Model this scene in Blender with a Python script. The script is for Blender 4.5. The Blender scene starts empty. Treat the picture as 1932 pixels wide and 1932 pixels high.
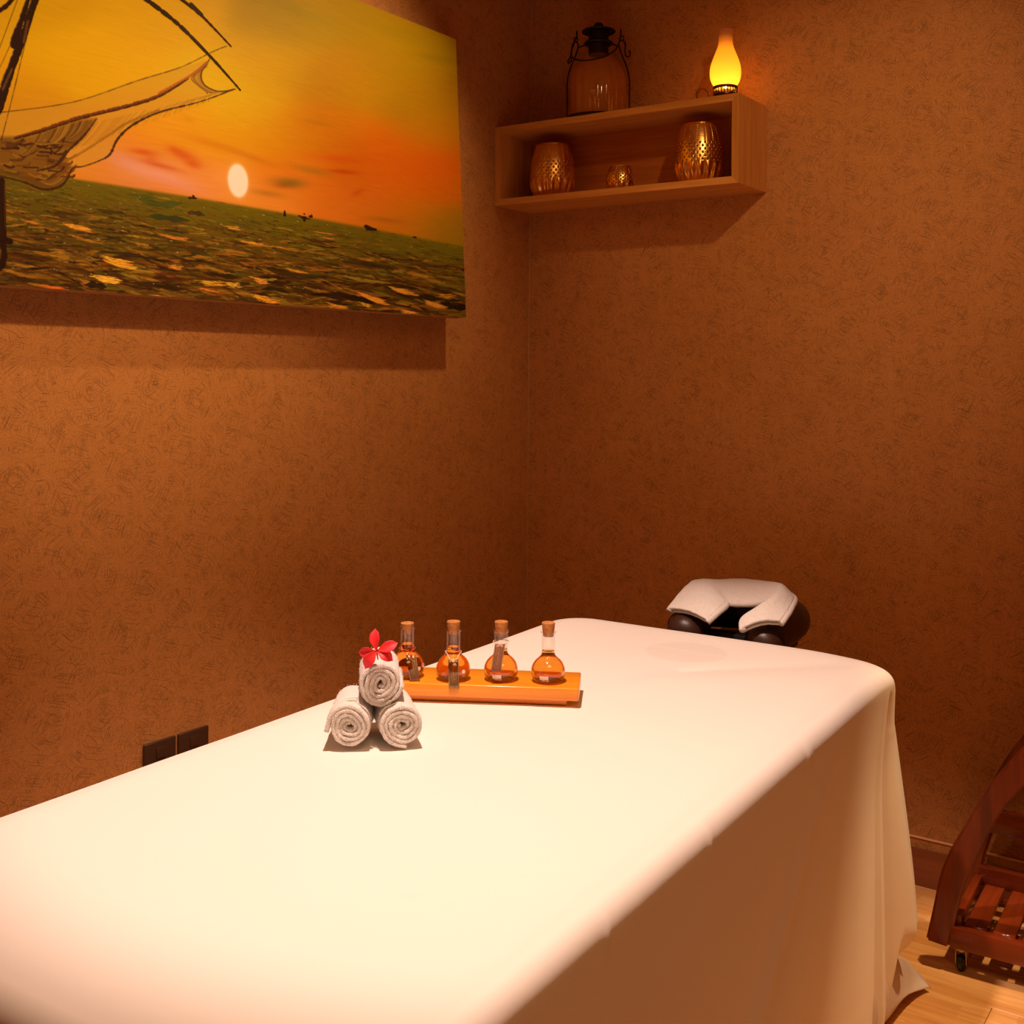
import bpy, bmesh, math, random
import numpy as np
from mathutils import Vector, Matrix, noise
PI = math.pi
R = math.radians
S = bpy.context.scene
COL = S.collection

# ------------------------------------------------------------------ camera
F, PX, PY, RHO, YAW = 2136.0, 966.0, 700.0, 0.0075, math.atan2(1492, 2136.0)
CAM = np.array([2.085, -3.08, 1.35])
FW = np.array([-math.sin(YAW), math.cos(YAW), 0]); RT = np.array([math.cos(YAW), math.sin(YAW), 0]); UP = np.array([0, 0, 1.0])
cd = bpy.data.cameras.new('camera'); co = bpy.data.objects.new('camera', cd); COL.objects.link(co); S.camera = co
cd.sensor_width = 36; cd.lens = 36 * F / 1932; cd.shift_x = (966 - PX) / 1932; cd.shift_y = -(966 - PY) / 1932
cd.clip_start = 0.02
_r = RT * math.cos(RHO) + UP * math.sin(RHO); _u = UP * math.cos(RHO) - RT * math.sin(RHO)
co.matrix_world = Matrix(((_r[0], _u[0], -FW[0], CAM[0]), (_r[1], _u[1], -FW[1], CAM[1]), (_r[2], _u[2], -FW[2], CAM[2]), (0, 0, 0, 1)))
S.view_settings.view_transform = 'Standard'; S.view_settings.look = 'None'
S.view_settings.gamma = 1; S.view_settings.use_curve_mapping = False
S.view_settings.exposure = 0.0

w = bpy.data.worlds.new('world'); S.world = w; w.use_nodes = True
w.node_tree.nodes['Background'].inputs[0].default_value = (1, 0.6, 0.3, 1)
w.node_tree.nodes['Background'].inputs[1].default_value = 0.02

def lamp_light(name, kind, loc, power, col, size=0.05, rot=(0, 0, 0), **k):
    l = bpy.data.lights.new(name, kind); l.energy = power; l.color = col
    if kind == 'AREA':
        l.shape = 'RECTANGLE'; l.size = size; l.size_y = k.get('sy', size)
    else:
        l.shadow_soft_size = size
    if kind == 'SPOT':
        l.spot_size = R(k['ang']); l.spot_blend = k['blend']
    o = bpy.data.objects.new(name, l); COL.objects.link(o); o.location = loc; o.rotation_euler = rot
    if 'to' in k:
        o.rotation_euler = (Vector(k['to']) - Vector(loc)).to_track_quat('-Z', 'Y').to_euler()
    return o
WARMC = (1.0, 0.63, 0.31)
lamp_light('bed_downlight', 'SPOT', (1.05, -1.88, 2.66), 214, (1.0, 0.70, 0.575), 0.04, to=(1.03, -1.54, 0.75), ang=60.5, blend=0.48)
lamp_light('painting_wash_spot', 'SPOT', (0.82, -0.68, 2.66), 46, WARMC, 0.03, to=(0.0, -1.0, 1.65), ang=84, blend=1.0)
lamp_light('painting_wash_spot', 'SPOT', (1.70, -1.95, 2.66), 100, WARMC, 0.04, to=(0.0, -1.70, 1.72), ang=48, blend=1.0)  # unseen second spot, added to fill the left wall and soften the painting's shadow
lamp_light('shelf_fill_spot', 'SPOT', (1.75, -1.35, 2.66), 40, WARMC, 0.03, to=(1.05, 0, 1.72), ang=58, blend=1.0)  # unseen spot added to wash the back wall and brighten the shelf front
lamp_light('side_downlight', 'SPOT', (2.02, -0.60, 2.66), 185, WARMC, 0.03, to=(1.86, -0.62, 0), ang=35, blend=0.5)
lamp_light('room_fill_light', 'AREA', (2.1, -2.5, 2.64), 13, (1.0, 0.56, 0.25), 0.9)  # unseen soft area light, added as frontal fill for towels and walls

def ray(x, y):
    dx, dy = x - PX, y - PY
    a = dx * math.cos(RHO) + dy * math.sin(RHO); b = -dx * math.sin(RHO) + dy * math.cos(RHO)
    return FW + RT * a / F - UP * b / F
def on(axis, val, x, y):      # point of the ray through a pixel on the world plane axis = val
    r = ray(x, y); return CAM + r * ((val - CAM[axis]) / r[axis])
def proj(P):                  # world points (n,3) -> photograph pixels
    d = np.asarray(P, float) - CAM; z = d @ FW; a = d @ RT / z * F; b = -(d @ UP) / z * F
    return PX + a * math.cos(RHO) - b * math.sin(RHO), PY + a * math.sin(RHO) + b * math.cos(RHO)

# ------------------------------------------------------------------ materials
def lin(c):
    return tuple(((v / 255) / 12.92 if v / 255 <= 0.04045 else ((v / 255 + 0.055) / 1.055) ** 2.4) for v in c)
class NT:
    def __init__(s, name):
        m = s.m = bpy.data.materials.new(name); m.use_nodes = True; s.t = m.node_tree
        s.b = s.t.nodes['Principled BSDF']; s.out = s.t.nodes['Material Output']; s.co = None
    def n(s, kind, **k):
        nd = s.t.nodes.new('ShaderNode' + kind)
        for a, v in k.items():
            if a.startswith('i_'):
                q = a[2:]; q = int(q) if q.isdigit() else q.replace('_', ' ')
                if isinstance(v, bpy.types.NodeSocket): s.t.links.new(v, nd.inputs[q])
                else: nd.inputs[q].default_value = v
            else: setattr(nd, a, v)
        return nd
    def link(s, a, b): s.t.links.new(a, b)
    def coord(s, kind='Object'):
        return s.n('TexCoord').outputs[kind]
    def mapping(s, vec, scale=(1, 1, 1), rot=(0, 0, 0), loc=(0, 0, 0)):
        return s.n('Mapping', i_Vector=vec, i_Scale=scale, i_Rotation=rot, i_Location=loc).outputs[0]
    def math(s, op, a, b=0.0, c=0.0):
        nd = s.n('Math', operation=op)
        for i, v in enumerate((a, b, c)):
            if isinstance(v, bpy.types.NodeSocket): s.link(v, nd.inputs[i])
            else: nd.inputs[i].default_value = v
        return nd.outputs[0]
    def mix(s, f, a, b, mode='MIX'):
        nd = s.n('MixRGB', blend_type=mode)
        for i, v in enumerate((f, a, b)):
            if isinstance(v, bpy.types.NodeSocket): s.link(v, nd.inputs[i])
            else: nd.inputs[i].default_value = v if i == 0 else tuple(v)[:3] + (1,)
        return nd.outputs[0]
    def ramp(s, f, stops):
        nd = s.n('ValToRGB', i_Fac=f); el = nd.color_ramp.elements
        while len(el) < len(stops): el.new(0.5)
        for e, (p, c) in zip(el, stops): e.position = p; e.color = tuple(c)[:3] + (1,) if not isinstance(c, float) else (c, c, c, 1)
        return nd.outputs[0]
    def noise(s, vec, scale, detail=4, rough=0.5):
        return s.n('TexNoise', i_Vector=vec, i_Scale=scale, i_Detail=detail, i_Roughness=rough).outputs[0]
    def bump(s, h, dist, strength=1.0):
        nd = s.n('Bump', i_Height=h, i_Distance=dist, i_Strength=strength); s.link(nd.outputs[0], s.b.inputs['Normal'])
    def set(s, **k):
        for a, v in k.items():
            q = a.replace('_', ' ')
            if isinstance(v, bpy.types.NodeSocket): s.link(v, s.b.inputs[q])
            else: s.b.inputs[q].default_value = tuple(v)[:3] + (1,) if isinstance(v, (tuple, list)) else v
        return s
def plain(name, col, rough=0.5, metal=0.0, bump=0.0, bs=200.0, var=0.0):
    t = NT(name); t.set(Base_Color=col, Roughness=rough, Metallic=metal)
    v = t.coord()
    if var:
        t.set(Base_Color=t.mix(t.ramp(t.noise(v, bs * 0.3), [(0.3, 0.0), (0.7, 1.0)]), col, [c * (1 - var) for c in col]))
    if bump: t.bump(t.noise(v, bs), bump)
    return t.m

def wallpaper(name, ax):
    t = NT(name); sp = t.n('SeparateXYZ', i_Vector=t.coord()); v = t.n('CombineXYZ', i_X=sp.outputs[ax], i_Y=sp.outputs[2]).outputs[0]
    base = t.mix(t.ramp(t.noise(v, 2.2, 3), [(0.35, 0.0), (0.7, 1.0)]), WALL_A, WALL_B)
    fine = t.noise(v, 260, 3, 0.7)
    base = t.mix(t.math('MULTIPLY', t.ramp(fine, [(0.42, 0.0), (0.62, 1.0)]), 0.55), base, [c * 1.35 for c in WALL_A], 'MIX')
    warp = t.n('TexNoise', i_Vector=v, i_Scale=10.0, i_Detail=1.0, noise_dimensions='3D').outputs['Color']
    wv = t.n('VectorMath', operation='MULTIPLY_ADD', i_0=warp, i_1=(0.017, 0.017, 0), i_2=v).outputs[0]
    dark = None; light = None
    rnd = random.Random(5)
    for k in range(11):
        ang = k * PI / 11 + rnd.uniform(-.1, .1)
        L = rnd.uniform(.080, .125) if k % 2 else rnd.uniform(.035, .060)
        W = 0.0025 if k % 2 else 0.0024
        mv = t.mapping(wv, rot=(0, 0, ang), loc=(k * 1.7, k * 3.1, 0))
        mv = t.mapping(mv, scale=(1 / L, 1 / W, 0))
        vo = t.n('TexVoronoi', voronoi_dimensions='2D', i_Vector=mv, i_Scale=1.0)
        hue = t.n('SeparateXYZ', i_Vector=vo.outputs['Color']).outputs[0]
        thr = t.math('MULTIPLY', t.math('GREATER_THAN', hue, 0.79), 0.17)
        f = t.math('LESS_THAN', vo.outputs['Distance'], thr)
        f = t.math('MULTIPLY', f, t.math('MULTIPLY_ADD', hue, 2.6, -1.75))
        if k % 3 == 2: light = f if light is None else t.math('MAXIMUM', light, f)
        else: dark = f if dark is None else t.math('MAXIMUM', dark, f)
    col = t.mix(t.math('MULTIPLY', light, 0.8), base, [c * 1.5 for c in WALL_A])
    col = t.mix(t.math('MULTIPLY', dark, 1.1), col, [c * 0.28 for c in WALL_A])
    t.set(Base_Color=col, Roughness=0.62, Specular_IOR_Level=0.35)
    t.bump(t.noise(v, 300, 2), 0.0006, 0.7)
    return t.m
WALL_A = (0.49, 0.215, 0.062); WALL_B = (0.42, 0.172, 0.038)
M = {}
M['wall_back'] = wallpaper('wallpaper_back', 0)
M['wall_left'] = wallpaper('wallpaper_left', 1)

def wood(name, c1, c2, scale=1.0, axis='X', rough=0.45, grain=1.0, coat=0.0, bumpd=0.0003, rnd=False):
    t = NT(name); v = t.coord()
    if rnd:
        inf = t.n('ObjectInfo').outputs['Random']
        v = t.n('VectorMath', operation='ADD', i_0=v, i_1=t.n('CombineXYZ', i_X=t.math('MULTIPLY', inf, 17.0), i_Y=t.math('MULTIPLY', inf, 31.0)).outputs[0]).outputs[0]
    sc = {'X': (2, 30, 30), 'Y': (30, 2, 30), 'Z': (30, 30, 2)}[axis]
    mv = t.mapping(v, scale=tuple(q * scale for q in sc))
    a = t.noise(mv, 1.0, 6, 0.6); b = t.noise(t.mapping(mv, scale=(5, 5, 5)), 1.0, 3, 0.6)
    f = t.math('ADD', t.math('MULTIPLY', a, 0.75), t.math('MULTIPLY', b, 0.35 * grain))
    c = t.ramp(f, [(0.35, c1), (0.72, c2)])
    if rnd: c = t.mix(t.math('MULTIPLY', inf, 0.5), c, c2)
    t.set(Base_Color=c, Roughness=rough, Coat_Weight=coat, Coat_Roughness=0.12)
    t.bump(f, bumpd, 0.6)
    return t.m
M['oak'] = wood('oak_shelf_wood', (0.80, 0.37, 0.085), (0.50, 0.20, 0.035), 0.8, 'X', 0.4)
M['oak_z'] = wood('oak_shelf_wood_upright', (0.74, 0.33, 0.07), (0.45, 0.17, 0.03), 0.8, 'Z', 0.4)
M['beech'] = wood('beech_stand_wood', (0.92, 0.36, 0.024), (0.80, 0.25, 0.010), 1.6, 'X', 0.28, coat=0.25)
M['mahogany'] = wood('mahogany_wood', (0.24, 0.036, 0.005), (0.075, 0.009, 0.002), 0.5, 'X', 0.3, coat=0.4)
M['mahogany_y'] = wood('mahogany_slat_wood', (0.27, 0.045, 0.006), (0.11, 0.014, 0.003), 0.5, 'Y', 0.25, coat=0.4)
M['skirting'] = wood('skirting_wood', (0.30, 0.09, 0.028), (0.20, 0.05, 0.014), 0.7, 'X', 0.4)

def sheet_mat():
    t = NT('white_sheet_cotton'); v = t.coord()
    t.set(Roughness=0.85, Sheen_Weight=0.15)
    # faint oval darkened in the colour: shade of the face hole through thin cloth
    m = t.mapping(v, loc=(-FACE_HOLE_SHADE[0], -FACE_HOLE_SHADE[1], 0)); m = t.mapping(m, scale=(1 / .092, 1 / .088, 0))
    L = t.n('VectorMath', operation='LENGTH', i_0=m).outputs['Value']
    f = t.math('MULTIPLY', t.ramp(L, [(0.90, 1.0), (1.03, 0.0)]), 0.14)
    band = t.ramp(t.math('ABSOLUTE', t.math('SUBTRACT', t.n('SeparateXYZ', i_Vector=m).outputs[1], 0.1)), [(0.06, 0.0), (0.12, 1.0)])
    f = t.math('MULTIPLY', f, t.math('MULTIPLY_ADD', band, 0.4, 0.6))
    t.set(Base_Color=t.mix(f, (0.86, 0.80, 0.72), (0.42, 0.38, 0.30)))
    n1 = t.noise(v, 7, 3); n2 = t.noise(v, 900, 2)
    t.bump(t.math('ADD', t.math('MULTIPLY', n1, 4.0), t.math('MULTIPLY', n2, 0.12)), 0.0012, 0.5)
    return t.m
FACE_HOLE_SHADE = (0.008, 0.69)
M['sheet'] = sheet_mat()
M['undersheet'] = plain('pale_grey_undersheet', (0.66, 0.55, 0.50), 0.85, 0, 0.001, 30)
def terry(name, col):
    t = NT(name); v = t.coord()
    a = t.n('TexVoronoi', i_Vector=v, i_Scale=620.0).outputs['Distance']
    b = t.noise(v, 160, 4, 0.7)
    t.set(Base_Color=t.mix(t.ramp(b, [(0.3, 0.0), (0.7, 1.0)]), col, [c * 0.9 for c in col]), Roughness=0.95, Sheen_Weight=0.3)
    t.bump(t.math('ADD', a, b), 0.0016, 0.9)
    return t.m
M['terry'] = terry('white_terry_cloth', (0.93, 0.87, 0.80))
M['terry_smooth'] = plain('white_woven_hem', (0.84, 0.77, 0.70), 0.8, 0, 0.0006, 400)
def petal_mat():
    t = NT('red_petal'); v = t.coord('UV')
    x = t.n('SeparateXYZ', i_Vector=v)
    edge = t.noise(t.mapping(v, scale=(60, 3, 1)), 1.0, 3)
    c = t.ramp(x.outputs[1], [(0.0, (0.45, 0.01, 0.006)), (0.12, (0.80, 0.035, 0.02)), (0.6, (0.78, 0.02, 0.035)), (1.0, (0.85, 0.05, 0.07))])
    t.set(Base_Color=t.mix(t.math('MULTIPLY', edge, 0.25), c, (0.90, 0.07, 0.06)), Roughness=0.45, Subsurface_Weight=0.0, Specular_IOR_Level=0.25)
    t.b.inputs['Subsurface Radius'].default_value = (0.004, 0.001, 0.001)
    return t.m
M['petal'] = petal_mat()
M['cork'] = plain('cork', (0.62, 0.25, 0.06), 0.85, 0, 0.0008, 500, 0.45)
M['string'] = plain('cream_twine', (0.85, 0.70, 0.50), 0.9)
M['red_string'] = plain('red_twine', (0.75, 0.05, 0.02), 0.9)
M['brass_tag'] = plain('antique_brass_tag', (0.42, 0.24, 0.10), 0.38, 0.85, 0.0006, 300, 0.4)
M['brown_tag'] = plain('brown_leather_tag', (0.30, 0.12, 0.06), 0.45, 0.3, 0.0005, 300, 0.3)
M['tag_ink'] = plain('tag_lettering', (0.78, 0.52, 0.28), 0.5, 0.5)
M['print'] = plain('white_print', (0.85, 0.72, 0.60), 0.6)
M['black_metal'] = plain('black_iron', (0.018, 0.008, 0.006), 0.42, 0.6, 0.0003, 400)
M['bronze'] = plain('dark_bronze', (0.10, 0.035, 0.018), 0.3, 0.9, 0.0003, 400)
M['plate'] = plain('dark_brown_socket_plastic', (0.055, 0.024, 0.012), 0.35)
M['leather'] = plain('dark_brown_leather', (0.045, 0.018, 0.010), 0.36, 0, 0.0006, 350)
M['rubber'] = plain('black_rubber', (0.012, 0.009, 0.008), 0.4)
M['brass'] = plain('worn_brass', (0.55, 0.36, 0.14), 0.3, 1.0, 0.0004, 300, 0.4)
M['paint'] = plain('cream_ceiling_paint', (0.45, 0.30, 0.16), 0.9, 0, 0.0003, 300)
M['trim'] = plain('pale_bead_trim', (0.85, 0.50, 0.27), 0.5)
M['seam'] = plain('corner_seam', (0.52, 0.32, 0.15), 0.7)
M['black'] = plain('table_black_vinyl', (0.02, 0.015, 0.012), 0.5)
def copper():
    t = NT('hammered_copper_gold'); v = t.coord()
    n = t.noise(v, 35, 3)
    t.set(Base_Color=t.mix(t.ramp(n, [(0.35, 0.0), (0.7, 1.0)]), (1.0, 0.60, 0.17), (0.86, 0.43, 0.09)), Metallic=1.0, Roughness=0.27)
    t.bump(t.noise(v, 90, 3), 0.001, 0.5)
    return t.m
M['copper'] = copper()
def thin_glass(name, tint, edge=0.5, body=0.0):
    t = NT(name); t.t.nodes.remove(t.b)
    tr = t.n('BsdfTransparent', i_Color=tuple(tint) + (1,)); gl = t.n('BsdfGlossy', i_Roughness=0.04, i_Color=(1, 1, 1, 1))
    sh = tr
    if body:
        di = t.n('BsdfDiffuse', i_Color=(0.95, 0.42, 0.08, 1)); sh = t.n('MixShader', i_Fac=body); t.link(tr.outputs[0], sh.inputs[1]); t.link(di.outputs[0], sh.inputs[2])
    lw = t.n('LayerWeight', i_Blend=0.5).outputs['Facing']
    f = t.math('MULTIPLY_ADD', t.math('POWER', lw, 4.0), edge, 0.04)
    mx = t.n('MixShader', i_Fac=f); t.link(sh.outputs[0], mx.inputs[1]); t.link(gl.outputs[0], mx.inputs[2])
    t.link(mx.outputs[0], t.out.inputs[0]); return t.m
M['glass'] = thin_glass('clear_glass', (0.985, 0.975, 0.96), 0.35)
M['amber_glass'] = thin_glass('amber_ribbed_glass', (0.96, 0.72, 0.42), 0.5, 0.24)
def oil_mat(name, col):
    t = NT(name); t.set(Base_Color=col, Roughness=0.03, IOR=1.13); t.b.inputs['Transmission Weight'].default_value = 1.0
    return t.m
M['oil'] = oil_mat('amber_massage_oil', (0.93, 0.40, 0.05))
M['oil_pale'] = oil_mat('pale_yellow_oil_layer', (0.96, 0.74, 0.25))
def chimney_mat():
    t = NT('frosted_lamp_glass'); t.t.nodes.remove(t.b)
    a = t.n('BsdfTranslucent', i_Color=(0.95, 0.72, 0.40, 1)); b = t.n('BsdfDiffuse', i_Color=(0.65, 0.36, 0.20, 1))
    c = t.n('BsdfTransparent', i_Color=(1, 0.8, 0.6, 1))
    m = t.n('MixShader', i_Fac=0.35); t.link(a.outputs[0], m.inputs[1]); t.link(b.outputs[0], m.inputs[2])
    m2 = t.n('MixShader', i_Fac=0.18); t.link(m.outputs[0], m2.inputs[1]); t.link(c.outputs[0], m2.inputs[2])
    t.link(m2.outputs[0], t.out.inputs[0]); return t.m
M['chimney'] = chimney_mat()
def emit(name, col, s):
    t = NT(name); t.set(Base_Color=(0, 0, 0), Emission_Color=col, Emission_Strength=s); return t.m
M['flame'] = emit('warm_led_flame', (1.0, 0.62, 0.10), 60.0)
def floor_mat():
    t = NT('three_strip_oak_laminate'); inf = t.n('ObjectInfo').outputs['Random']
    v = t.coord(); x = t.n('SeparateXYZ', i_Vector=v)
    strip = t.math('FLOOR', t.math('MULTIPLY', x.outputs[1], 3 / 0.19))
    xo = t.math('ADD', t.math('MULTIPLY', x.outputs[0], 3.1), t.math('ADD', t.math('MULTIPLY', strip, 0.37), t.math('MULTIPLY', inf, 9.0)))
    cell = t.n('CombineXYZ', i_X=t.math('FLOOR', xo), i_Y=strip, i_Z=t.math('MULTIPLY', inf, 40.0)).outputs[0]
    wn = t.n('TexWhiteNoise', i_Vector=cell).outputs['Value']
    g = t.noise(t.mapping(t.n('VectorMath', operation='ADD', i_0=v, i_1=cell).outputs[0], scale=(4, 70, 1)), 1.0, 5, 0.65)
    c = t.mix(wn, (0.86, 0.50, 0.20), (0.68, 0.33, 0.10))
    c = t.mix(t.ramp(g, [(0.4, 0.0), (0.75, 1.0)]), c, (0.56, 0.25, 0.07))
    t.set(Base_Color=c, Roughness=0.35); t.bump(g, 0.0002, 0.5); return t.m
M['floor'] = floor_mat()

# ------------------------------------------------------------------ mesh helpers
def mesh(name, V, Fc, mat, parent=None, smooth=False, uv=None, loc=None):
    me = bpy.data.meshes.new(name); me.from_pydata([tuple(map(float, v)) for v in V], [], Fc)
    me.update()
    if smooth:
        me.polygons.foreach_set('use_smooth', [True] * len(me.polygons))
        if smooth != 'all': me.set_sharp_from_angle(angle=R(38))
    if uv is not None:
        l = me.uv_layers.new(name='UVMap')
        for lp in me.loops: l.data[lp.index].uv = uv[lp.vertex_index]
    me.materials.append(mat)
    o = bpy.data.objects.new(name, me); COL.objects.link(o)
    if parent is not None: o.parent = parent
    if loc is not None: o.location = loc
    return o
def from_bm(name, bm, mat, parent=None, smooth=False, loc=None):
    bmesh.ops.recalc_face_normals(bm, faces=bm.faces)
    me = bpy.data.meshes.new(name); bm.to_mesh(me); bm.free(); me.materials.append(mat)
    if smooth:
        me.polygons.foreach_set('use_smooth', [True] * len(me.polygons)); me.set_sharp_from_angle(angle=R(40))
    o = bpy.data.objects.new(name, me); COL.objects.link(o)
    if parent is not None: o.parent = parent
    if loc is not None: o.location = loc
    return o
def box(name, x0, x1, y0, y1, z0, z1, mat, parent=None, bev=0.0, seg=2):
    bm = bmesh.new(); bmesh.ops.create_cube(bm, size=1)
    for v in bm.verts: v.co = Vector(((x0 + x1) / 2 + v.co.x * (x1 - x0), (y0 + y1) / 2 + v.co.y * (y1 - y0), (z0 + z1) / 2 + v.co.z * (z1 - z0)))
    if bev: bmesh.ops.bevel(bm, geom=list(bm.edges), offset=bev, segments=seg, affect='EDGES', profile=0.5)
    return from_bm(name, bm, mat, parent, smooth=bool(bev))
def lathe_data(prof, n=48, close=False, wob=None):
    V, Fc = [], []
    for i, (r, z) in enumerate(prof):
        for k in range(n):
            a = 2 * PI * k / n; rr = r * (wob(a, i, z) if wob else 1)
            V.append((rr * math.cos(a), rr * math.sin(a), z))
    m = len(prof)
    for i in range(m - 1 if not close else m):
        j = (i + 1) % m
        for k in range(n):
            k2 = (k + 1) % n; Fc.append((i * n + k, i * n + k2, j * n + k2, j * n + k))
    if not close:
        if prof[0][0] > 1e-5: Fc.append(tuple(reversed(range(n))))
        if prof[-1][0] > 1e-5: Fc.append(tuple((m - 1) * n + k for k in range(n)))
    return V, Fc
def lathe(name, prof, mat, parent=None, n=48, close=False, wob=None, loc=None):
    V, Fc = lathe_data(prof, n, close, wob); return mesh(name, V, Fc, mat, parent, True, loc=loc)
def crom(P, n=8, closed=False):
    P = [np.array(p, float) for p in P]; out = []
    m = len(P); rng = range(m) if closed else range(m - 1)
    for i in rng:
        g = lambda j: P[j % m] if closed else P[max(0, min(m - 1, j))]
        a, b, c, d = g(i - 1), g(i), g(i + 1), g(i + 2)
        for k in range(n):
            t = k / n; out.append(0.5 * (2 * b + (c - a) * t + (2 * a - 5 * b + 4 * c - d) * t * t + (3 * b - a - 3 * c + d) * t ** 3))
    if not closed: out.append(P[-1])
    return out
def tube_data(P, rad, n=8, closed=False, off=0):
    P = [Vector(p) for p in P]; m = len(P); V, Fc = [], []
    up = Vector((0, 0, 1)); prev = None
    for i, p in enumerate(P):
        a = P[(i - 1) % m] if closed or i > 0 else p; b = P[(i + 1) % m] if closed or i < m - 1 else p
        t = (b - a).normalized()
        if prev is None:
            prev = t.orthogonal().normalized()
        prev = (prev - t * prev.dot(t)).normalized(); q = t.cross(prev)
        r = rad(i / (m - 1)) if callable(rad) else rad
        for k in range(n):
            an = 2 * PI * k / n; V.append(p + (prev * math.cos(an) + q * math.sin(an)) * r)
    for i in range(m if closed else m - 1):
        j = (i + 1) % m
        for k in range(n):
            k2 = (k + 1) % n; Fc.append((off + i * n + k, off + i * n + k2, off + j * n + k2, off + j * n + k))
    if not closed:
        Fc.append(tuple(off + k for k in reversed(range(n)))); Fc.append(tuple(off + (m - 1) * n + k for k in range(n)))
    return V, Fc
def tubes(name, paths, mat, parent=None, n=8):
    V, Fc = [], []
    for P, r, cl in paths:
        v, f = tube_data(P, r, n, cl, len(V)); V += v; Fc += f
    return mesh(name, V, Fc, mat, parent, 'all')
def grid_mesh(name, G, mat, parent=None, closed_u=False, thick=0, subsurf=0, uv=None, smooth='all'):
    nu, nv = len(G), len(G[0]); V = [p for row in G for p in row]; Fc = []
    for i in range(nu if closed_u else nu - 1):
        j = (i + 1) % nu
        for k in range(nv - 1): Fc.append((i * nv + k, j * nv + k, j * nv + k + 1, i * nv + k + 1))
    o = mesh(name, V, Fc, mat, parent, smooth, uv)
    if thick:
        md = o.modifiers.new('solid', 'SOLIDIFY'); md.thickness = thick; md.offset = 0
    if subsurf:
        md = o.modifiers.new('sub', 'SUBSURF'); md.levels = md.render_levels = subsurf
    return o
def empty(name, loc, label, cat, rz=0, group=None):
    o = bpy.data.objects.new(name, None); COL.objects.link(o); o.location = loc; o.rotation_euler = (0, 0, rz); o.empty_display_size = 0.05
    tag(o, label, cat, group); return o
def tag(o, label, cat, group=None):
    o['label'] = label; o['category'] = cat
    if group: o['group'] = group
    return o
def struct(o): o['kind'] = 'structure'; return o
def copy_tree(o, parent=None):
    c = o.copy(); COL.objects.link(c)
    if parent is not None: c.parent = parent
    for ch in list(o.children): copy_tree(ch, c)
    return c

# ------------------------------------------------------------------ room shell
RX, RY, CZ = 3.4, -3.9, 2.7
struct(box('wall_back', -0.1, RX + 0.1, 0, 0.1, 0, CZ, M['wall_back']))
struct(box('wall_left', -0.1, 0, RY, 0, 0, CZ, M['wall_left']))
struct(box('wall_right', RX, RX + 0.1, RY, 0, 0, CZ, M['wall_left']))
struct(box('wall_front', -0.1, RX + 0.1, RY - 0.1, RY, 0, CZ, M['wall_back']))
struct(box('ceiling', -0.1, RX + 0.1, RY - 0.1, 0.1, CZ, CZ + 0.1, M['paint']))
fl = struct(box('floor', -0.1, RX + 0.1, RY - 0.1, 0.1, -0.06, -0.012, M['skirting']))
PW, PL = 0.19, 1.29
bm = bmesh.new(); bmesh.ops.create_cube(bm, size=1)
for v in bm.verts: v.co = Vector((v.co.x * (PL - 0.0012), v.co.y * (PW - 0.0008), v.co.z * 0.012))
bmesh.ops.bevel(bm, geom=[e for e in bm.edges if all(v.co.z > 0 for v in e.verts)], offset=0.0007, segments=1, affect='EDGES')
me = bpy.data.meshes.new('plank'); bm.to_mesh(me); bm.free(); me.materials.append(M['floor'])
rr = random.Random(3)
rows = [-0.508 + PW / 2 + k * PW for k in range(-18, 3)]
for yi, yc in enumerate(rows):
    if yc - PW / 2 < RY or yc - PW / 2 > -0.02: continue
    x0 = 1.55 - PL * 2 if abs(yc - (-0.508 - PW / 2)) < 0.01 else -rr.uniform(0, PL)
    x = x0
    while x < RX:
        a, b = max(x, 0.001), min(x + PL, RX - 0.001)
        if b - a > 0.03:
            o = bpy.data.objects.new('plank', me); COL.objects.link(o); o.parent = fl
            yb = min(yc + PW / 2, -0.001); ya = yc - PW / 2
            o.location = ((a + b) / 2, (ya + yb) / 2, -0.006); o.scale = ((b - a) / PL, (yb - ya) / PW, 1)
        x += PL
struct(box('baseboard_back', 0.012, RX, -0.012, 0, 0, 0.096, M['skirting'], bev=0.002))
struct(box('baseboard_left', 0, 0.012, RY, 0, 0, 0.096, M['skirting'], bev=0.002))
struct(box('trim_1', 0.01, RX, -0.005, 0, 0.122, 0.127, M['trim'], bev=0.001))
struct(box('trim_2', 0, 0.005, RY, -0.004, 0.122, 0.127, M['trim'], bev=0.001))
struct(box('trim_3', 0.0002, 0.0022, -0.0022, -0.0002, 0.13, CZ, M['seam'], bev=0.0005))

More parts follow.
